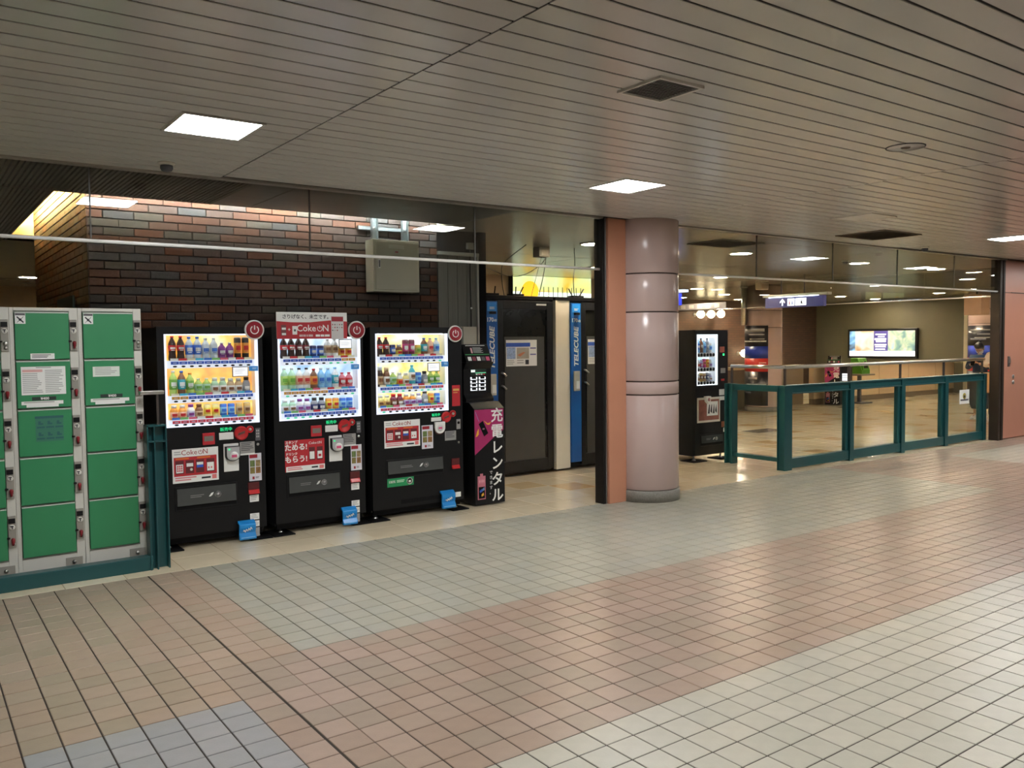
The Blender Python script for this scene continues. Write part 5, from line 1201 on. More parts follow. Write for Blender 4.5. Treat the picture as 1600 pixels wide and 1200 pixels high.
# ================================================================== PHONE CHARGING KIOSKS
MAGENTA = M('magenta_print', (0.36, 0.02, 0.12), 0.4)
def kiosk(label, loc, rotz=0.0, low=False):
    t = thing('charging_kiosk', label, 'kiosk', loc, rotz, group='phone charger rental kiosks')
    w = 0.37
    MB().prism([(0, 0.015), (0, 0.995), (0.10, 1.06), (0.46, 1.06), (0.46, 0.015)], 0, w, 'x').build('pedestal', VB, t, bevel=0.004)
    if not low: MB().prism([(0.165, 1.06), (0.165, 1.09), (0.21, 1.14), (0.21, 1.40), (0.155, 1.47), (0.46, 1.47), (0.46, 1.06)], 0.01, w - 0.015, 'x').build('dispenser', BLACKP, t, bevel=0.003)
    hz0 = -0.41 if low else 0.0
    MB().prism([(0.165, 1.47 + hz0), (0.255, 1.655 + hz0), (0.285, 1.655 + hz0), (0.285, 1.47 + hz0)], 0.02, w - 0.03, 'x').build('header', BLACKP, t, bevel=0.003)
    f = -0.001
    MB().prism([(0.0, 0.99), (w - 0.012, 0.99), (w - 0.012, 0.77), (0.24, 0.70), (0.0, 0.53)], -0.0015, 0).build('magenta_panel', MAGENTA, t)
    for k, ch in enumerate('充電レンタル'):
        text(ch, 0.155 if k < 2 else 0.15, PAPER, t, (0.275, -0.003, 0.915 - k * 0.165), bold=0.0025)
    for k, ch in enumerate('できます。'):
        text(ch, 0.042, PAPER, t, (0.195, -0.003, 0.335 - k * 0.052))
    # pictures: phone with charging bolts, battery shaped badge
    ph = [(0.05, 0.845), (0.10, 0.875), (0.165, 0.745), (0.115, 0.715)]
    MB().prism(ph, -0.004, -0.0015).build('phone_picture', BLACKM, t)
    MB().box(0.095, 0.12, -0.005, -0.004, 0.785, 0.80).build('phone_picture_mark', M('dull_rose2', (0.3, 0.15, 0.2), 0.5), t)
    GLD = M('bolt_yellow', (0.75, 0.4, 0.03), 0.5)
    MB().prism([(0.11, 0.88), (0.16, 0.845), (0.205, 0.86), (0.18, 0.83), (0.15, 0.835)], -0.003, -0.0015).build('bolt_picture', GLD, t)
    MB().prism([(0.012, 0.715), (0.03, 0.77), (0.05, 0.80), (0.05, 0.74), (0.03, 0.72)], -0.003, -0.0015).build('bolt_picture', GLD, t)
    MB().tube([(0.01, -0.003, 0.97), (0.04, -0.003, 0.90), (0.055, -0.003, 0.872)], 0.003, 6).build('cable_picture', M('lilac_line', (0.3, 0.2, 0.45), 0.5), t)
    b = MB().box(0.03, 0.125, -0.003, 0, 0.07, 0.31).box(0.06, 0.095, -0.003, 0, 0.31, 0.335).build('battery_picture', M('rose_pale', (0.5, 0.16, 0.22), 0.5), t)
    MB().box(0.04, 0.115, -0.0045, -0.003, 0.08, 0.20).build('battery_picture_dark', BLACKM, b)
    for (u, v, c) in ((0.055, 0.14, BLUEP), (0.075, 0.10, GLD), (0.085, 0.155, M('steel_blue_print', (0.1, 0.25, 0.5), 0.5))):
        MB().prism([(u, v), (u + 0.028, v + 0.012), (u + 0.022, v + 0.04), (u - 0.004, v + 0.02)], -0.006, -0.0045).build('battery_picture_bit', c, b)
    for k in range(4): MB().prism([(0.045 + 0.018 * k, 0.26), (0.052 + 0.018 * k, 0.28), (0.056 + 0.018 * k, 0.26), (0.05 + 0.018 * k, 0.235)], -0.0045, -0.003).build('battery_letters', M('rose_light', (0.75, 0.4, 0.45), 0.5), b)
    # screen and slots
    if low:
        dp = MB().box(w + 0.005, w + 0.21, 0.10, 0.40, 0.55, 0.98).box(w + 0.06, w + 0.15, 0.18, 0.32, 0.012, 0.55).build('dispenser', BLACKP, t, bevel=0.004)
        MB().box(w + 0.03, w + 0.18, 0.094, 0.1, 0.62, 0.80).build('battery_slot_light', EM('slot_light_soft', (0.9, 0.95, 1.0), 1.0), t)
        for k_ in range(3): MB().box(w + 0.025, w + 0.185, 0.092, 0.094, 0.66 + k_ * 0.045, 0.672 + k_ * 0.045).build('charger_battery', BLACKP, t)
    if not low: MB().box(0.095, 0.29, 0.205, 0.211, 1.335, 1.395).build('screen', M('screen_dark', (0.03, 0.05, 0.04), 0.2), t)
    if not low: MB().box(0.10, 0.15, 0.203, 0.205, 1.365, 1.39).build('screen_tile', EM('screen_white', (0.8, 0.9, 0.85), 0.6), t)
    if not low: MB().box(0.155, 0.285, 0.203, 0.205, 1.352, 1.362).build('screen_band', EM('screen_green', (0.1, 0.5, 0.25), 0.5), t)
    for k in range(0 if low else 4): MB().box(0.16 + 0.03 * k, 0.182 + 0.03 * k, 0.203, 0.205, 1.335, 1.348).build('screen_tile', [PAPER, MATS['rose_light'], PAPER, REDP][k], t)
    SL = EM('slot_light', (0.9, 0.95, 1.0), 1.1)
    for r_ in range(0 if low else 4):
        for c_ in range(2):
            z = 1.288 - r_ * 0.038; x = 0.095 + c_ * 0.105
            MB().box(x, x + 0.012, 0.203, 0.211, z, z + 0.026).box(x + 0.068, x + 0.08, 0.203, 0.211, z, z + 0.026).box(x + 0.012, x + 0.068, 0.205, 0.211, z, z + 0.005).build('battery_slot_light', SL, t)
            MB().box(x + 0.012, x + 0.068, 0.202, 0.211, z + 0.006, z + 0.024).build('charger_battery', BLACKP, t, bevel=0.002)
    # header print follows the sloping face
    def hp(u0, u1, s0, s1, mt, nm):
        P = lambda u, s: (u, 0.165 + 0.09 * s - 0.002, 1.47 + hz0 + 0.185 * s)
        MB().face([P(u0, s0), P(u1, s0), P(u1, s1), P(u0, s1)]).face([(p[0], p[1] + 0.0015, p[2]) for p in (P(u0, s1), P(u1, s1), P(u1, s0), P(u0, s0))]).build(nm, mt, t)
    hp(0.03, w - 0.04, 0.40, 0.45, M('green_line', (0.05, 0.3, 0.1), 0.5), 'header_line')
    hp(0.06, w - 0.07, 0.90, 0.95, GREYM, 'header_text_bar')
    for k in range(6): hp(0.14, 0.26 - 0.02 * (k % 2), 0.52 + k * 0.055, 0.55 + k * 0.055, GREYM, 'header_text_bar')
    hp(0.11, 0.13, 0.5, 0.8, MATS['rose_light'], 'header_icon')
    for k, mt in enumerate((PAPER, M('hdr_wine', (0.25, 0.05, 0.08), 0.5), PAPER, GREYD, M('hdr_rose', (0.6, 0.1, 0.2), 0.5))): hp(0.05 + k * 0.056, 0.092 + k * 0.056, 0.08, 0.30, mt, 'header_icon')
    return t
kiosk('black phone charging kiosk with magenta panel beside the right vending machine', (4.69, 7.15, 0))
kiosk('distant charging kiosk with dark red panel by the beige parapet', (18.98, 12.74, 0), -1.2, low=True)

# green public telephone on a stand
tel = thing('public_telephone', 'bright green public telephone on a grey stand by the parapet', 'telephone', (20.2, 12.5, 0))
MB().box(-0.04, 0.04, 0.0, 0.08, 0.02, 0.72).build('stand_post', GREYD, tel, bevel=0.005)
MB().box(-0.25, 0.25, -0.18, 0.22, 0.0, 0.03).build('stand_base', GREYD, tel, bevel=0.005)
MB().box(-0.33, 0.33, -0.2, 0.25, 0.72, 0.76).build('shelf', M('shelf_grey_brown', (0.2, 0.17, 0.14), 0.4), tel, bevel=0.006)
PG_ = M('phone_green', (0.07, 0.26, 0.02), 0.3)
MB().prism([(-0.14, 0.762), (-0.14, 0.86), (-0.02, 1.17), (0.18, 1.17), (0.18, 0.762)], -0.19, 0.19, 'x').build('telephone_body', PG_, tel, bevel=0.012)
MB().box(-0.17, -0.11, -0.16, -0.08, 0.86, 1.1).build('handset', PG_, tel, bevel=0.02)
MB().prism([(-0.125, 0.91), (-0.055, 1.09), (-0.03, 1.08), (-0.1, 0.9)], -0.05, 0.13, 'x').build('keypad_panel', BLACKP, tel)

# ================================================================== TELEWORK BOOTHS
BOOTHB = M('booth_black', (0.005, 0.005, 0.006), 0.35, var=0.15, spec=0.25)
BOOTHBL = M('booth_blue', (0.003, 0.095, 0.38), 0.3, var=0.06)
CREAM = M('booth_cream', (0.78, 0.74, 0.62), 0.4, var=0.04)
BGLASS = M('booth_tinted_glass', (0.012, 0.013, 0.012), 0.12, var=0.1, spec=0.4)
FROST = M('booth_grey_film', (0.055, 0.055, 0.05), 0.4, var=0.1, spec=0.3)
def booth(label, x, num, y=8.45, cream=True):
    t = thing('telework_booth', label, 'booth', (x, y, 0), group='telework booths')
    W = 1.07
    MB().box(-0.20 if cream else 0, W, 0.06, 1.25, 0.03, 2.2).build('shell', BOOTHB, t)
    MB().box(-0.21 if cream else -0.01, W + 0.01, 0.0, 1.26, 2.2, 2.245).build('roof', BOOTHB, t, bevel=0.005)
    if cream:
        MB().box(-0.205, -0.165, 0.0, 0.06, 0.03, 2.2).build('cream_edge', CREAM, t, bevel=0.003)
        MB().box(-0.16, 0.035, 0.01, 0.06, 0.03, 2.2).build('cream_panel', CREAM, t, bevel=0.004)
    MB().box(0.04, 0.21, -0.012, 0.06, 0.10, 2.17).build('blue_panel', BOOTHBL, t, bevel=0.006)
    MB().box(0.06, 0.19, -0.016, -0.012, 2.05, 2.155).build('blue_plate', M('booth_blue_light', (0.02, 0.24, 0.72), 0.3), t, bevel=0.003)
    MB().box(0.085, 0.165, -0.05, -0.012, 2.015, 2.045).build('light_hood', BLACKP, t, bevel=0.004)
    bar_lines(t, 0.09, 0.165, 2.065, 2.10, 2, -0.016, PAPER, fill=0.5)
    text('170', 0.07, PAPER, t, (0.046, -0.0135, 1.945), bold=0.0015, align='LEFT')
    text(num, 0.042, PAPER, t, (0.150, -0.0135, 1.938), bold=0.001, align='LEFT', sx=0.9)
    text('TELECUBE', 0.10, PAPER, t, (0.128, -0.0135, 1.60), UP_Y, bold=0.003, shear=0.2, sx=1.12)
    rd = MB().box(0.07, 0.17, -0.035, -0.012, 1.03, 1.29).build('access_reader', M('reader_beige', (0.5, 0.48, 0.42), 0.4), t, bevel=0.006)
    MB().box(0.105, 0.16, -0.038, -0.035, 1.06, 1.16).build('reader_label', PAPER, rd)
    # door
    fr = MB().box(0.22, 0.30, 0.0, 0.05, 0.06, 2.18).box(W - 0.09, W, 0.0, 0.05, 0.06, 2.18).box(0.30, W - 0.09, 0.0, 0.05, 2.08, 2.18).box(0.30, W - 0.09, 0.0, 0.05, 0.06, 0.20).build('door_frame', BLACKP, t, bevel=0.004)
    MB().box(0.30, W - 0.09, 0.018, 0.03, 0.20, 2.08).build('door_glass', BGLASS, t)
    MB().box(0.325, W - 0.13, 0.012, 0.018, 0.20, 1.74).build('glass_film', FROST, t)
    for z_, s_ in ((1.30, 0.03), (1.14, 0.03)):
        MB().tube([(0.27, -0.001, z_), (0.27, -0.04, z_ - 0.005), (0.31, -0.045, z_ - 0.04)], 0.012, 8).build('door_handle', STEEL, t)
    text('TELEMOVE', 0.03, PAPER, t, (W - 0.2, -0.002, 2.135)) if False else bar_lines(t, W - 0.26, W - 0.10, 2.125, 2.15, 1, -0.001, PAPER, fill=0.8, ragged=False)
    # notice on the glass
    x0, z0, w, h = 0.345, 1.375, 0.475, 0.325
    n = MB().box(x0, x0 + w, 0.009, 0.012, z0, z0 + h).build('door_notice', PAPER, t)
    MB().box(x0, x0 + 0.78 * w, 0.0082, 0.009, z0 + 0.74 * h, z0 + 0.89 * h).build('notice_head', BLUEP, n)
    MB().box(x0 + 0.02 * w, x0 + 0.30 * w, 0.0082, 0.009, z0 + 0.28 * h, z0 + 0.72 * h).build('notice_blue_print', M('notice_blue_mix', (0.3, 0.4, 0.62), 0.6, var=0.6, scale=50), n)
    MB().box(x0 + 0.34 * w, x0 + 0.74 * w, 0.0082, 0.009, z0 + 0.28 * h, z0 + 0.70 * h).build('notice_photo', M('photo_grey', (0.4, 0.36, 0.3), 0.6, var=0.3, scale=10), n)
    MB().prism([(x0 + 0.36 * w, z0 + 0.42 * h), (x0 + 0.45 * w, z0 + 0.36 * h), (x0 + 0.62 * w, z0 + 0.52 * h), (x0 + 0.56 * w, z0 + 0.54 * h), (x0 + 0.44 * w, z0 + 0.48 * h)], 0.0074, 0.0082).build('notice_photo_hand', M('hand_print', (0.55, 0.2, 0.1), 0.6), n)
    for v in (0.66, 0.42): MB().box(x0 + 0.78 * w, x0 + 0.97 * w, 0.0082, 0.009, z0 + v * h, z0 + (v + 0.045) * h).build('notice_bar', M('indigo_print', (0.12, 0.12, 0.35), 0.6), n)
    bar_lines(n, x0 + 0.03 * w, x0 + 0.3 * w, z0 + 0.04 * h, z0 + 0.24 * h, 3, 0.009, GREYM)
    bar_lines(n, x0 + 0.35 * w, x0 + 0.56 * w, z0 + 0.06 * h, z0 + 0.24 * h, 2, 0.009, GREYM, ragged=False)
    MB().box(x0 + 0.62 * w, x0 + 0.73 * w, 0.0082, 0.009, z0 + 0.06 * h, z0 + 0.24 * h).build('notice_icon', INK, n)
    return t
b1 = booth('black telework booth with dark blue strip, door notice in full view', 5.68, '-01', cream=False)
b2 = booth('black telework booth with cream edge and bright blue strip by the jamb', 7.005, '-02')
def antennas(t, x, n, sp=(-0.12, 0.06, 0.2)):
    MB().box(x - 0.09, x + 0.09, 0.02, 0.14, 2.246, 2.27).build('router', BLACKM, t, bevel=0.004)
    for i in range(n):
        u = x - 0.06 + 0.12 * i / max(1, n - 1)
        MB().tube([(u, 0.08, 2.265), (u + sp[i % 3] * 0.3, 0.08, 2.36)], 0.008, 6).build('antenna', BLACKM, t)
antennas(b1, 0.17, 2, (-0.25, 0.05, 0)); antennas(b1, 0.55, 3, (0.0, 0.02, 0.2)); antennas(b2, 0.2, 2, (-0.2, 0.25, 0))

# cables and the box they hang from
jx = thing('ceiling_box', 'small grey cable box under the hall ceiling above the booths', 'box', (6.93, 8.9, H))
MB().box(-0.09, 0.09, -0.07, 0.07, -0.13, 0.0).build('case', M('cable_box_grey', (0.30, 0.29, 0.25), 0.5), jx, bevel=0.006)
MB().box(-0.06, 0.06, -0.074, -0.07, -0.11, -0.04).build('lid', M('cable_box_pale', (0.42, 0.40, 0.35), 0.5), jx)
CAB = M('cable_black', (0.012, 0.012, 0.012), 0.5)
def cable(label, pts, r=0.006):
    P = [Vector(p) for p in pts]; out = []
    for i in range(len(P) - 1):                       # smooth the run through its points
        p0, p1, p2, p3 = P[max(i - 1, 0)], P[i], P[i + 1], P[min(i + 2, len(P) - 1)]
        for k in range(8):
            u = k / 8
            out.append(0.5 * ((2 * p1) + (p2 - p0) * u + (2 * p0 - 5 * p1 + 4 * p2 - p3) * u * u + (3 * p1 - p0 - 3 * p2 + p3) * u ** 3))
    out.append(P[-1])
    tag(MB().tube(out, r, 6).build('cable', CAB), label, 'cable', 'black cables hanging above the booths')
Yc = 8.9
pc = lambda px, py, y=Yc: tuple(onY(px, py, y))
cable('black cable sagging from the ceiling box to the left wall post', [pc(858, 392), pc(848, 410), pc(830, 424), pc(812, 431), pc(790, 430), pc(772, 423), (5.46, 8.3, 2.62)])
cable('black cable dropping from the ceiling box onto the left booth', [pc(853, 396), pc(852, 412), pc(848, 435), pc(842, 462)])
cable('thin slanting cable from the ceiling box to the left booth', [pc(847, 398), pc(839, 428), pc(830, 463)], 0.003)
cable('black cable hanging from the ceiling onto the left booth above its blue strip', [(onZ(788, 388, H).x, 8.75, H), pc(788, 410, 8.75), pc(784, 428, 8.75), pc(785, 445, 8.75), pc(788, 463, 8.75)])
cable('black cable hanging from the ceiling onto the cream edged booth', [(onZ(899, 388, H).x - 0.02, 8.75, H), pc(898, 412, 8.75), pc(896, 435, 8.75), pc(897, 458, 8.75), pc(899, 466, 8.75)])

# ================================================================== CONTROL BOX, CHANNELS, CONDUIT
bx = thing('control_box', 'beige metal control box mounted high on the brick wall', 'cabinet', (3.95, 7.85, 2.205))
BXM = M('box_beige', (0.47, 0.46, 0.37), 0.45, var=0.05)
MB().box(0, 0.535, 0.012, 0.19, 0, 0.535).build('case', BXM, bx, bevel=0.006)
MB().box(0.022, 0.513, 0.0, 0.012, 0.022, 0.513).build('door', BXM, bx, bevel=0.004)
h_ = MB().box(0.045, 0.075, -0.008, 0.0, 0.24, 0.33).build('latch', STEEL, bx, bevel=0.003)
MB().box(0.053, 0.067, -0.016, -0.008, 0.25, 0.32).build('latch_lever', GREYD, bx, bevel=0.002)
MB().box(0.17, 0.35, -0.002, 0.0, 0.445, 0.485).build('name_plate', M('plate_pale', (0.55, 0.54, 0.47), 0.4), bx)
MB().box(0.245, 0.28, -0.0025, 0.0, 0.405, 0.42).build('red_tag', CRIM, bx)
MB().box(0.235, 0.29, -0.0015, 0.0, 0.40, 0.425).build('tag_base', GREYM, bx)
GALV = M('galvanised', (0.55, 0.62, 0.64), 0.35, 0.8, var=0.1)
ch = thing('channel_bracket', 'galvanised channel brackets holding conduits above the control box', 'bracket', (0, 0, 0))
for x in (4.03, 4.385):
    MB().box(x - 0.035, x - 0.028, 7.96, 8.0, 2.74, 3.5).box(x + 0.028, x + 0.035, 7.96, 8.0, 2.74, 3.5).box(x - 0.035, x + 0.035, 7.995, 8.003, 2.74, 3.5).build('upright_channel', GALV, ch)
MB().box(3.86, 4.44, 8.003, 8.012, 2.845, 2.885).box(3.86, 4.44, 8.003, 8.043, 2.845, 2.85).box(3.86, 4.44, 8.003, 8.043, 2.88, 2.885).build('cross_channel', GALV, ch)
for x in (4.03, 4.385): MB().lathe([(0.014, 0), (0.014, 0.01), (0, 0.011)], 8, axis='y', c=(x, 7.995, 2.865)).build('bolt', STEEL, ch)
cd = thing('conduit', 'thin dark conduit running down the grey board wall', 'conduit', (5.245, 8.04, 0))
MB().tube([(0, 0, 1.4), (0.004, 0, 2.0), (-0.004, 0, 2.4), (0, 0, 2.72)], 0.007, 6).build('pipe', CAB, cd)
MB().box(-0.05, 0.05, -0.04, 0.01, 2.72, 2.79).build('junction', M('junction_grey', (0.25, 0.24, 0.21), 0.5), cd, bevel=0.004)
MB().lathe([(0.011, 0), (0.011, 0.01), (0, 0.01)], 8, axis='y', c=(0, -0.008, 2.06)).build('clip', STEEL, cd)
wb = tag(MB().box(5.09, 5.27, 7.96, 8.03, 1.45, 1.85).build('wall_box', M('wall_box_cream', (0.42, 0.40, 0.33), 0.5), bevel=0.006), 'cream box on the grey boards behind the right machine', 'box')
# ================================================================== POSTERS ROUND THE FAR COLUMNS
def wrap_poster(label, x, y, r, a0, a1, bands, texts=()):
    t = thing('column_poster', label, 'poster', (x, y, 0))
    for i, (z0, z1, mt) in enumerate(bands):
        MB().lathe([(r + 0.004, z0), (r + 0.010, z0), (r + 0.010, z1), (r + 0.004, z1)], 14, arc=(a0, a1)).build('poster_band', mt, t)
    for z, u0, u1, hgt, mt in texts:
        A, B = a0 + (a1 - a0) * u0, a0 + (a1 - a0) * u1
        MB().lathe([(r + 0.010, z), (r + 0.012, z), (r + 0.012, z + hgt), (r + 0.010, z + hgt)], 8, arc=(A, B)).build('poster_print', mt, t)
    return t
PBK = M('poster_black', (0.015, 0.015, 0.02), 0.35, var=0.6, scale=8); PBL = M('poster_blue', (0.01, 0.03, 0.30), 0.35); PRD = M('poster_red', (0.55, 0.03, 0.025), 0.35)
toward = math.atan2(-12.75, -16.55)
wrap_poster('dark station poster with blue and red bands on the distant column', 16.55, 12.75, 0.42, toward + 0.24, toward - 1.65,
            [(0.14, 0.93, PBK), (0.93, 1.24, PRD), (1.24, 1.52, PBL), (1.52, 2.0, PBK)],
            [(1.86, 0.1, 0.8, 0.07, GREYM), (1.78, 0.1, 0.6, 0.02, GREYM), (1.68, 0.1, 0.55, 0.015, GREYM), (1.62, 0.05, 0.9, 0.03, PAPER), (0.62, 0.05, 0.7, 0.025, GREYM), (0.40, 0.5, 0.8, 0.06, GREYD), (0.75, 0.3, 0.6, 0.05, GREYM), (1.12, 0.05, 0.25, 0.03, M('poster_pale_red', (0.7, 0.35, 0.3), 0.5))])
toward = math.atan2(-11.25, -24.6)
wrap_poster('dark poster with blue and red bands behind the two people', 24.6, 11.25, 0.62, toward + 1.3, toward - 1.3,
            [(0.14, 0.75, PBK), (0.75, 1.12, PRD), (1.12, 1.45, PBL), (1.45, 2.0, PBK)],
            [(1.86, 0.45, 0.9, 0.035, GREYM), (1.75, 0.3, 0.75, 0.025, GREYM), (1.66, 0.3, 0.8, 0.02, GREYM), (1.6, 0.6, 0.9, 0.05, M('poster_slate', (0.12, 0.12, 0.16), 0.5))])
# steel pole beside the poster column
pp = thing('steel_pipe', 'steel pipe running from the ceiling down to the column poster', 'pipe', (16.11, 12.97, 0))
MB().lathe([(0.065, 2.02), (0.065, H)], 20).build('shaft', STEEL, pp)
MB().lathe([(0.085, H - 0.03), (0.085, H)], 20).build('ceiling_collar', STEEL, pp)
# small box speaker under the ceiling near that column
sb = thing('box_speaker', 'small beige box speaker under the ceiling by the poster column', 'speaker', (15.45, 11.95, H))
MB().prism([(-0.14, 0), (-0.12, -0.15), (0.12, -0.15), (0.14, 0)], -0.08, 0.08).build('case', M('speaker_beige', (0.55, 0.5, 0.4), 0.5), sb, bevel=0.01)
MB().box(-0.1, 0.1, -0.086, -0.08, -0.13, -0.03).build('grille', M('speaker_grille', (0.4, 0.36, 0.28), 0.6), sb)
hb = thing('hanging_box', 'brown box hanging under the ceiling above the two people', 'box', (22.6, 10.75, 0))
MB().box(-0.22, 0.22, -0.22, 0.22, 2.25, 2.78).build('case', M('hanging_box_brown', (0.42, 0.27, 0.18), 0.5), hb, bevel=0.01)
MB().tube([(0, 0, 2.78), (0, 0, H)], 0.02, 8).build('rod', GREYD, hb)

# ================================================================== BLUE DIRECTION SIGN
SXX = 14.2
ya, yb = onX(1198, 470, SXX).y, onX(1289, 466, SXX).y
zt_, zb_ = 2.50, 2.30
sg = thing('direction_sign', 'hanging dark blue direction sign with white arrow and pictograms', 'sign', (SXX, 0, 0))
NAVY = EM('sign_navy', (0.012, 0.014, 0.06), 1.0)
MB().box(-0.05, 0.05, yb, ya, zb_, zt_).build('sign_case', NAVY, sg, bevel=0.006)
MB().box(-0.07, 0.07, yb - 0.1, ya + 0.05, zt_ + 0.01, zt_ + 0.06).build('top_rail', STEEL, sg, bevel=0.006)
MB().tube([(-0.062, yb + 0.1, zt_ + 0.008), (-0.062, ya - 0.1, zt_ + 0.008)], 0.008, 6).build('sign_tube', EM('sign_tube_glow', (0.75, 0.85, 1.0), 9.0), sg)
for yy in (yb + 0.45, ya - 0.35): MB().tube([(0, yy, zt_ + 0.06), (0, yy, H)], 0.014, 8).build('hanger', GREYD, sg)
WLS = EM('sign_white', (0.9, 0.93, 1.0), 1.2)
L_ = ya - yb
def sy(u): return ya - u * L_
ar = MB(); yc, zc = sy(0.31), (zt_ + zb_) / 2
ar.prism([(yc - 0.011, zb_ + 0.035), (yc + 0.011, zb_ + 0.035), (yc + 0.011, zt_ - 0.05), (yc - 0.011, zt_ - 0.05)], -0.054, -0.05, 'x')
ar.prism([(yc, zt_ - 0.03), (yc + 0.055, zt_ - 0.085), (yc + 0.055, zt_ - 0.115), (yc, zt_ - 0.06), (yc - 0.055, zt_ - 0.115), (yc - 0.055, zt_ - 0.085)], -0.054, -0.05, 'x')
ar.build('arrow', WLS, sg)
MB().box(-0.054, -0.05, sy(0.52), sy(0.40), zb_ + 0.03, zt_ - 0.03).build('pictogram_tile', WLS, sg, bevel=0.003)
MB().box(-0.054, -0.05, sy(0.72), sy(0.535), zb_ + 0.03, zt_ - 0.03).build('pictogram_tile', WLS, sg, bevel=0.003)
PRS = M('picto_red', (0.5, 0.05, 0.06), 0.5); PBS = M('picto_blue', (0.05, 0.15, 0.5), 0.5)
for u, mt in ((0.435, PRS), (0.485, PBS)):
    y = sy(u)
    MB().box(-0.056, -0.054, y - 0.012, y + 0.012, zb_ + 0.05, zb_ + 0.11).lathe([(0.011, 0), (0.011, 0.002), (0, 0.002)], 10, axis='x', c=(-0.054, y, zb_ + 0.127)).build('pictogram', mt, sg)
y = sy(0.64)
MB().lathe([(0.011, 0), (0.011, 0.002), (0, 0.002)], 10, axis='x', c=(-0.054, y, zb_ + 0.13)).box(-0.056, -0.054, y - 0.018, y + 0.014, zb_ + 0.06, zb_ + 0.115).box(-0.056, -0.054, y - 0.03, y - 0.018, zb_ + 0.06, zb_ + 0.075).build('pictogram', INK, sg)
# blue sign peeping out behind the big column
s2 = thing('direction_sign', 'lit blue sign end just behind the pink column', 'sign', (10.9, 10.26, 0))
MB().box(-0.05, 0.05, -0.12, 0.55, 2.28, 2.48).build('sign_case', EM('sign_blue_lit', (0.02, 0.04, 0.6), 1.0), s2, bevel=0.005)
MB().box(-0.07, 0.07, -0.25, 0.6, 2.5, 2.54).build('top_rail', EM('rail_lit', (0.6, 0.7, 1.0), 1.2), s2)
for yy in (0.0, 0.4): MB().tube([(0, yy, 2.54), (0, yy, H)], 0.012, 8).build('hanger', GREYD, s2)

# ================================================================== LIGHTBOXES
def lit_poster(name, label, X, y0, y1, z0, z1):
    t = thing(name, label, 'lightbox', (X, 0, 0))
    MB().box(-0.10, 0.0, y0 - 0.07, y1 + 0.07, z0 - 0.07, z1 + 0.07).build('case', BLACKP, t, bevel=0.008)
    W = y1 - y0; Hh = z1 - z0
    def sc(u0, u1, v0, v1, mt, nm='lit_field', off=0.105): MB().box(-off, -0.10 + 0.0005, y1 - u1 * W, y1 - u0 * W, z0 + v0 * Hh, z0 + v1 * Hh).build(nm, mt, t)
    sc(0.0, 1.0, 0.0, 0.2, EM('lb_white', (1.0, 0.98, 0.97), 1.3))
    sc(0.0, 0.09, 0.2, 1.0, EMNOISE('lb_blueblack', [(0.35, (0.02, 0.04, 0.08)), (0.5, (0.1, 0.4, 0.7)), (0.65, (0.6, 0.85, 1.0))], 3.0, 1.0))
    sc(0.09, 0.385, 0.2, 1.0, EMNOISE('lb_orange', [(0.3, (0.75, 0.32, 0.08)), (0.45, (1.0, 0.7, 0.35)), (0.55, (1.0, 0.9, 0.75)), (0.7, (1, 1, 1))], 2.4, 0.7))
    sc(0.385, 0.60, 0.2, 1.0, EM('lb_navy', (0.06, 0.05, 0.2), 1.0))
    for k, (a, b, v) in enumerate(((0.41, 0.57, 0.84), (0.45, 0.55, 0.75), (0.40, 0.575, 0.64), (0.42, 0.57, 0.55), (0.40, 0.58, 0.43), (0.41, 0.57, 0.35), (0.41, 0.56, 0.25))):
        sc(a, b, v, v + (0.07 if k in (2, 3) else 0.045), EM('lb_text', (1, 1, 1), 1.3), 'lit_text', 0.108)
    sc(0.60, 1.0, 0.2, 1.0, EMNOISE('lb_garden', [(0.28, (0.03, 0.25, 0.3)), (0.4, (0.2, 0.55, 0.4)), (0.5, (0.6, 0.85, 0.5)), (0.58, (0.95, 0.95, 0.7)), (0.72, (0.6, 0.9, 1.0))], 3.2, 0.6))
    return t
lit_poster('lightbox', 'bright wide advertising lightbox on the olive wall', 25.99, onX(1430, 536, 25.9).y, onX(1328, 536, 25.9).y, 1.10, 1.92)
bb = thing('billboard', 'bright yellow and white backlit billboard above the booths', 'billboard', (0, 12.89, 0))
MB().box(9.25, 11.2, -0.12, 0, 2.28, 2.915).build('case', BLACKP, bb, bevel=0.006)
ybm = EMNOISE('billboard_yellow', [(0.35, (0.95, 0.6, 0.05)), (0.45, (0.85, 0.85, 0.25)), (0.58, (0.8, 1.0, 0.45)), (0.7, (1.0, 1.0, 0.7))], 1.6, 0.8)
MB().box(9.27, 11.18, -0.126, -0.12, 2.62, 2.915).build('lit_field', ybm, bb)
MB().box(9.27, 11.18, -0.126, -0.12, 2.3, 2.62).build('lit_field', EM('billboard_white', (0.85, 1.0, 0.88), 1.1), bb)
for k in range(9): MB().box(9.98 + k * 0.115, 9.995 + k * 0.115, -0.13, -0.126, 2.45 + 0.05 * (k % 2), 2.72).build('billboard_stroke', M('stroke_dull', (0.3, 0.35, 0.25), 0.5), bb)
MB().lathe([(0.2, 0), (0.2, 0.003), (0, 0.003)], 24, axis='y', c=(9.66, -0.126, 2.62)).build('billboard_sun', EM('billboard_sun', (1.0, 0.62, 0.03), 0.8), bb)

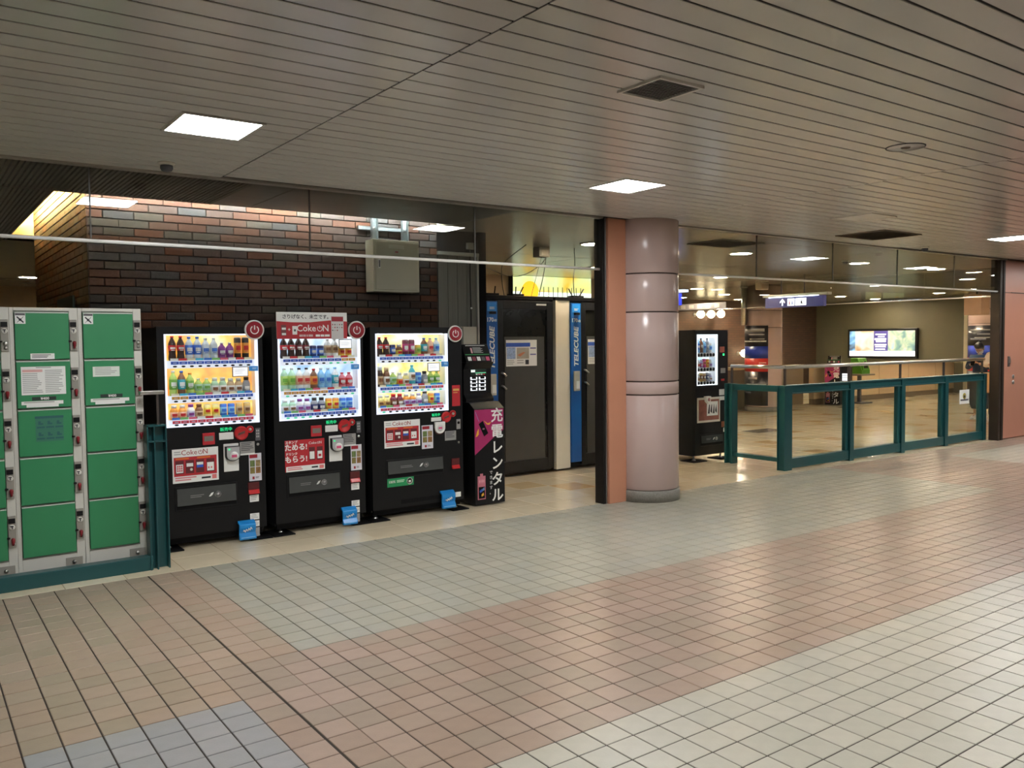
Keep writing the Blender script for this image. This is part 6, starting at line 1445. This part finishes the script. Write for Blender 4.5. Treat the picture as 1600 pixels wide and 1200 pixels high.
# ================================================================== GLOBE LAMPS ON THE FAR BRICK WALL
GLOBE = EM('globe_glow', (1.0, 0.80, 0.50), 9.0)
for (px, py, l) in ((1095, 491, 'left of the three globe lamps on the far brick wall'), (1111, 491, 'middle of the three globe lamps on the far brick wall'), (1126.5, 490.5, 'right of the three globe lamps on the far brick wall'),
                    (1163, 552, 'low globe lamp left of the poster column'), (1177, 552, 'low globe lamp partly behind the poster column')):
    p = onY(px, py, 17.55)
    t = thing('globe_lamp', l, 'lamp', tuple(p), group='globe lamps on the far brick wall')
    MB().lathe([(0.0, -0.122)] + [(0.122 * math.cos(a), 0.122 * math.sin(a)) for a in [math.radians(-70 + 14 * k) for k in range(11)]] + [(0.0, 0.122)], 18).build('globe', GLOBE, t)
    MB().lathe([(0.07, 0), (0.07, 0.02), (0.03, 0.03), (0.03, 0.09)], 14, axis='y', c=(0, 0.25, 0)).build('wall_plate', STEEL, t)

# ================================================================== PEOPLE
def skin_body(name, parent, verts, edges, mat, root=0, sub=2):
    me = bpy.data.meshes.new(name); me.from_pydata([v[:3] for v in verts], edges, [])
    o = bpy.data.objects.new(name, me); COL.objects.link(o); o.parent = parent
    me.materials.append(mat)
    sk = o.modifiers.new('skin', 'SKIN'); sk.use_smooth_shade = True
    o.modifiers.new('sub', 'SUBSURF').levels = sub; o.modifiers['sub'].render_levels = sub
    for i, v in enumerate(verts):
        d = me.skin_vertices[0].data[i]; r = v[3]
        d.radius = r if isinstance(r, tuple) else (r, r); d.use_root = (i == root)
    return o
SKIN = M('skin', (0.55, 0.33, 0.23), 0.5, var=0.06); HAIR = M('black_hair', (0.012, 0.010, 0.010), 0.35); NAVYC = M('navy_cloth', (0.018, 0.035, 0.075), 0.8); DENIM = M('denim_blue', (0.06, 0.13, 0.26), 0.8, var=0.2, scale=30)
SKIRT = M('charcoal_skirt', (0.04, 0.045, 0.055), 0.85); CREAMC = M('cream_cloth', (0.72, 0.62, 0.48), 0.8); APRI = M('apricot_cloth', (0.72, 0.45, 0.22), 0.8); SHOE = M('white_shoe', (0.7, 0.7, 0.68), 0.5); DARKT = M('dark_trousers', (0.02, 0.02, 0.025), 0.8)
def head_mesh(t, x, y, z, s, tilt, mask=True, bun=True):
    """head on the local origin: face towards -y, then tipped forward"""
    grp = []
    hd = MB().lathe([(0.0, -0.115), (0.035, -0.11), (0.058, -0.08), (0.070, -0.03), (0.076, 0.02), (0.074, 0.06), (0.055, 0.098), (0.0, 0.118)], 20)
    hd.v = [(a * 0.98, b * 1.18, c) for a, b, c in hd.v]
    k = len(hd.v)
    hd.prism([(-0.012, -0.03), (0.012, -0.03), (0.004, 0.012), (-0.004, 0.012)], -0.105, -0.07)
    for sx in (-1, 1): hd.lathe([(0.0, -0.026), (0.012, -0.012), (0.012, 0.012), (0.0, 0.024)], 8, c=(sx * 0.076, 0.005, -0.005))
    o = hd.build('head', SKIN, t); grp.append(o)
    ey = MB()
    for sx in (-1, 1): ey.lathe([(0.0, -0.006), (0.011, 0), (0.0, 0.006)], 10, c=(sx * 0.03, -0.082, 0.012))
    grp.append(ey.build('eyes', INK, t))
    ha = MB().lathe([(0.083, -0.03), (0.088, 0.03), (0.084, 0.07), (0.062, 0.108), (0.0, 0.130)], 20)
    ha.v = [(a, b * 1.16 + (0.018 if c < 0.05 else 0.008), c + (0.045 if b < -0.03 else 0)) for a, b, c in ha.v]
    ha.lathe([(0.03, -0.11), (0.07, -0.07), (0.08, -0.02)], 14, c=(0, 0.035, 0))
    if bun: ha.lathe([(0.0, -0.035), (0.03, -0.02), (0.036, 0.0), (0.03, 0.022), (0.0, 0.035)], 12, c=(0.0, 0.11, 0.075))
    grp.append(ha.build('hair', HAIR, t))
    if mask:
        mk = MB().lathe([(0.055, -0.105), (0.072, -0.07), (0.079, -0.03), (0.076, -0.015)], 12, arc=(math.radians(200), math.radians(340)))
        mk.v = [(a, b * 1.24, c) for a, b, c in mk.v]
        grp.append(mk.build('face_mask', M('mask_white', (0.75, 0.74, 0.73), 0.7), t))
    Mx = Matrix.Translation((x, y, z)) @ Matrix.Rotation(-tilt, 4, 'X') @ Matrix.Diagonal((s, s, s, 1))
    for g in grp: g.matrix_basis = Mx
def hand(t, wrist, fwd, side, s=1.0, curl=0.6):
    """palm, four fingers and a thumb closing on something in front"""
    w = Vector(wrist); f = Vector(fwd).normalized(); sd = Vector(side).normalized(); dn = f.cross(sd)
    V = [(*w, 0.022)]; E_ = []
    palm = w + f * 0.075; V.append((*(w + f * 0.04), (0.030, 0.018))); V.append((*palm, (0.034, 0.016))); E_ += [(0, 1), (1, 2)]
    o = skin_body('hand', t, V, E_, SKIN, 0, 1)
    for k in range(4):
        b = palm + sd * (0.026 - 0.0175 * k); L = (0.03, 0.035, 0.033, 0.026)[k]
        q1 = b + f * L + dn * L * curl * 0.3; q2 = q1 + f * L * 0.6 + dn * L * curl; q3 = q2 + f * L * 0.1 + dn * L * 0.8 * curl
        skin_body('finger', t, [(*b, 0.009), (*q1, 0.0085), (*q2, 0.008), (*q3, 0.007)], [(0, 1), (1, 2), (2, 3)], SKIN, 0, 1)
    b = w + f * 0.03 + sd * 0.024
    skin_body('thumb', t, [(*b, 0.011), (*(b + sd * 0.022 + f * 0.02), 0.010), (*(b + sd * 0.022 + f * 0.05 + dn * 0.01), 0.0085)], [(0, 1), (1, 2)], SKIN, 0, 1)
def person(label, loc, rotz, hgt, top, skirt, arm_pose, long_skirt=True, mask=True, tilt=0.8, bun=True, sleeve=None):
    t = thing('person', label, 'person', loc, rotz)
    k = hgt / 1.58
    S = lambda *v: tuple(c * k for c in v)
    J = {'pelvis': (0, 0, .86, (.145, .10)), 'waist': (0, 0, 1.0, (.115, .085)), 'chest': (0, .0, 1.18, (.135, .095)), 'neckb': (0, .0, 1.32, (.055, .05)), 'neck': (0, -.02, 1.38, .042),
         'hl': (-.085, 0, .80, .085), 'hr': (.085, 0, .80, .085), 'kl': (-.085, -.01, .45, .055), 'kr': (.085, -.01, .45, .055), 'al': (-.085, .02, .08, .034), 'ar': (.085, .02, .08, .034), 'tl': (-.09, -.12, .03, (.034, .024)), 'tr': (.09, -.12, .03, (.034, .024)),
         'sl': (-.165, 0, 1.28, .055), 'sr': (.165, 0, 1.28, .055), 'el': (*arm_pose['el'], .038), 'er': (*arm_pose['er'], .038), 'wl': (*arm_pose['wl'], .026), 'wr': (*arm_pose['wr'], .026)}
    names = list(J); idx = {n: i for i, n in enumerate(names)}
    E_ = [('pelvis', 'waist'), ('waist', 'chest'), ('chest', 'neckb'), ('neckb', 'neck'), ('pelvis', 'hl'), ('pelvis', 'hr'), ('hl', 'kl'), ('hr', 'kr'), ('kl', 'al'), ('kr', 'ar'), ('al', 'tl'), ('ar', 'tr'), ('chest', 'sl'), ('chest', 'sr'), ('sl', 'el'), ('sr', 'er'), ('el', 'wl'), ('er', 'wr')]
    verts = []
    for n in names:
        a = J[n]; r = a[3]; r = tuple(q * k for q in r) if isinstance(r, tuple) else r * k
        verts.append((*S(*a[:3]), r))
    skin_body('body', t, verts, [(idx[a], idx[b]) for a, b in E_], SKIN, 0, 2)
    # jacket: torso and sleeves, a little larger than the body
    sub = ['pelvis', 'waist', 'chest', 'neckb', 'sl', 'sr', 'el', 'er', 'wl', 'wr']; si = {n: i for i, n in enumerate(sub)}
    jv = []
    for n in sub:
        a = J[n]; r = a[3]; gw = 0.022 if n not in ('neckb',) else 0.012
        r = tuple((q + gw) * k for q in r) if isinstance(r, tuple) else (r + gw) * k
        p = a[:3] if n != 'pelvis' else (0, 0, .90)
        if n in ('wl', 'wr'):
            e = J['el' if n == 'wl' else 'er']; p = tuple(e[q] + (a[q] - e[q]) * 0.86 for q in range(3))
        jv.append((*S(*p), r))
    skin_body('jacket', t, jv, [(si[a], si[b]) for a, b in (('pelvis', 'waist'), ('waist', 'chest'), ('chest', 'neckb'), ('chest', 'sl'), ('chest', 'sr'), ('sl', 'el'), ('sr', 'er'), ('el', 'wl'), ('er', 'wr'))], top, 0, 2)
    if sleeve:
        MB().lathe([(0.19, 1.22), (0.20, 1.27), (0.17, 1.325), (0.06, 1.345)], 20).build('shoulder_yoke', sleeve, t).scale = (1.12 * k, 0.72 * k, k)
    if long_skirt:
        sk = MB(); n = 28; prof = [(0.122, 1.0), (0.165, 0.9), (0.19, 0.7), (0.20, 0.45), (0.185, 0.30), (0.15, 0.22)]
        sk.lathe(prof, n)
        sk.v = [((x * (1 + 0.05 * math.sin(7 * math.atan2(y, x)) * (1.1 - z)), y * 0.82 * (1 + 0.05 * math.sin(7 * math.atan2(y, x)) * (1.1 - z)), z)) for x, y, z in sk.v]
        sk.build('skirt', skirt, t).scale = (k, k, k)
    else:
        lg = [('pelvis', (0, 0, .88), (.16, .115)), ('hl', (-.09, 0, .78), .098), ('hr', (.09, 0, .78), .098), ('kl', (-.09, -.01, .45), .075), ('kr', (.09, -.01, .45), .075), ('al', (-.088, .02, .09), .06), ('ar', (.088, .02, .09), .06)]
        li = {a[0]: i for i, a in enumerate(lg)}
        skin_body('trousers', t, [(*S(*a[1]), tuple(q * k for q in a[2]) if isinstance(a[2], tuple) else a[2] * k) for a in lg], [(li[a], li[b]) for a, b in (('pelvis', 'hl'), ('pelvis', 'hr'), ('hl', 'kl'), ('hr', 'kr'), ('kl', 'al'), ('kr', 'ar'))], skirt, 0, 2)
    for sx in (-1, 1):
        s = MB().prism([(-0.17, 0.0), (-0.175, 0.035), (-0.12, 0.06), (-0.02, 0.09), (0.06, 0.09), (0.07, 0.0)], -0.042, 0.042, 'x')
        s.v = [((x + sx * 0.088) * k, y * k, z * k) for x, y, z in s.v]
        s.build('shoe', SHOE, t, bevel=0.015)
    hz = 1.475
    head_mesh(t, 0, -0.045 * k, hz * k, k * 1.0, -tilt, mask, bun)
    for w_, e_, sd in (('wl', 'el', 1), ('wr', 'er', -1)):
        wv, ev = Vector(S(*J[w_][:3])), Vector(S(*J[e_][:3]))
        hand(t, wv, wv - ev, (sd, 0, 0))
    return t
look = math.atan2(-8.42, -17.86) + R90
p1_ = person('person in navy top and long charcoal skirt looking down at a phone', (17.88, 8.42, 0), look - 0.35, 1.555, NAVYC, SKIRT,
             dict(el=(-.22, -.06, 1.06), er=(.22, -.06, 1.06), wl=(-.07, -.25, 1.15), wr=(.06, -.25, 1.17)), sleeve=DENIM)
kk = 1.555 / 1.58
ph_ = thing('mobile_phone', 'dark mobile phone held by the person in navy', 'phone')
Mr = Matrix.Translation((17.88, 8.42, 0)) @ Matrix.Rotation(look - 0.35, 4, 'Z')
ph_.matrix_basis = Mr @ Matrix.Translation((-0.005, -0.365 * kk, 1.19 * kk)) @ Matrix.Rotation(-0.5, 4, 'X')
MB().box(-0.038, 0.038, -0.005, 0.005, -0.075, 0.075).build('case', BLACKP, ph_, bevel=0.004)
MB().box(-0.034, 0.034, 0.005, 0.006, -0.068, 0.068).build('screen', M('phone_screen', (0.05, 0.06, 0.08), 0.1), ph_)
p2_ = person('person in cream and apricot clothes half hidden by the door frame', (17.55, 7.93, 0), look + 0.5, 1.62, CREAMC, DARKT,
             dict(el=(-.30, -.10, 1.10), er=(.24, -.04, 1.06), wl=(-.30, -.30, 1.12), wr=(.12, -.24, 1.12)), long_skirt=False, mask=True, tilt=0.2, bun=False)
bag = thing('shoulder_bag', 'apricot tote bag carried by the person in cream', 'bag', (17.30, 8.02, 0.58), look)
bg = MB().box(-0.13, 0.13, -0.05, 0.05, 0.0, 0.40).build('pouch', APRI, bag, bevel=0.03, seg=3)
MB().tube([(-0.09, 0, 0.39), (-0.07, 0, 0.52), (0, 0, 0.57), (0.07, 0, 0.52), (0.09, 0, 0.39)], 0.012, 8).build('strap', APRI, bag)

flush_texts()
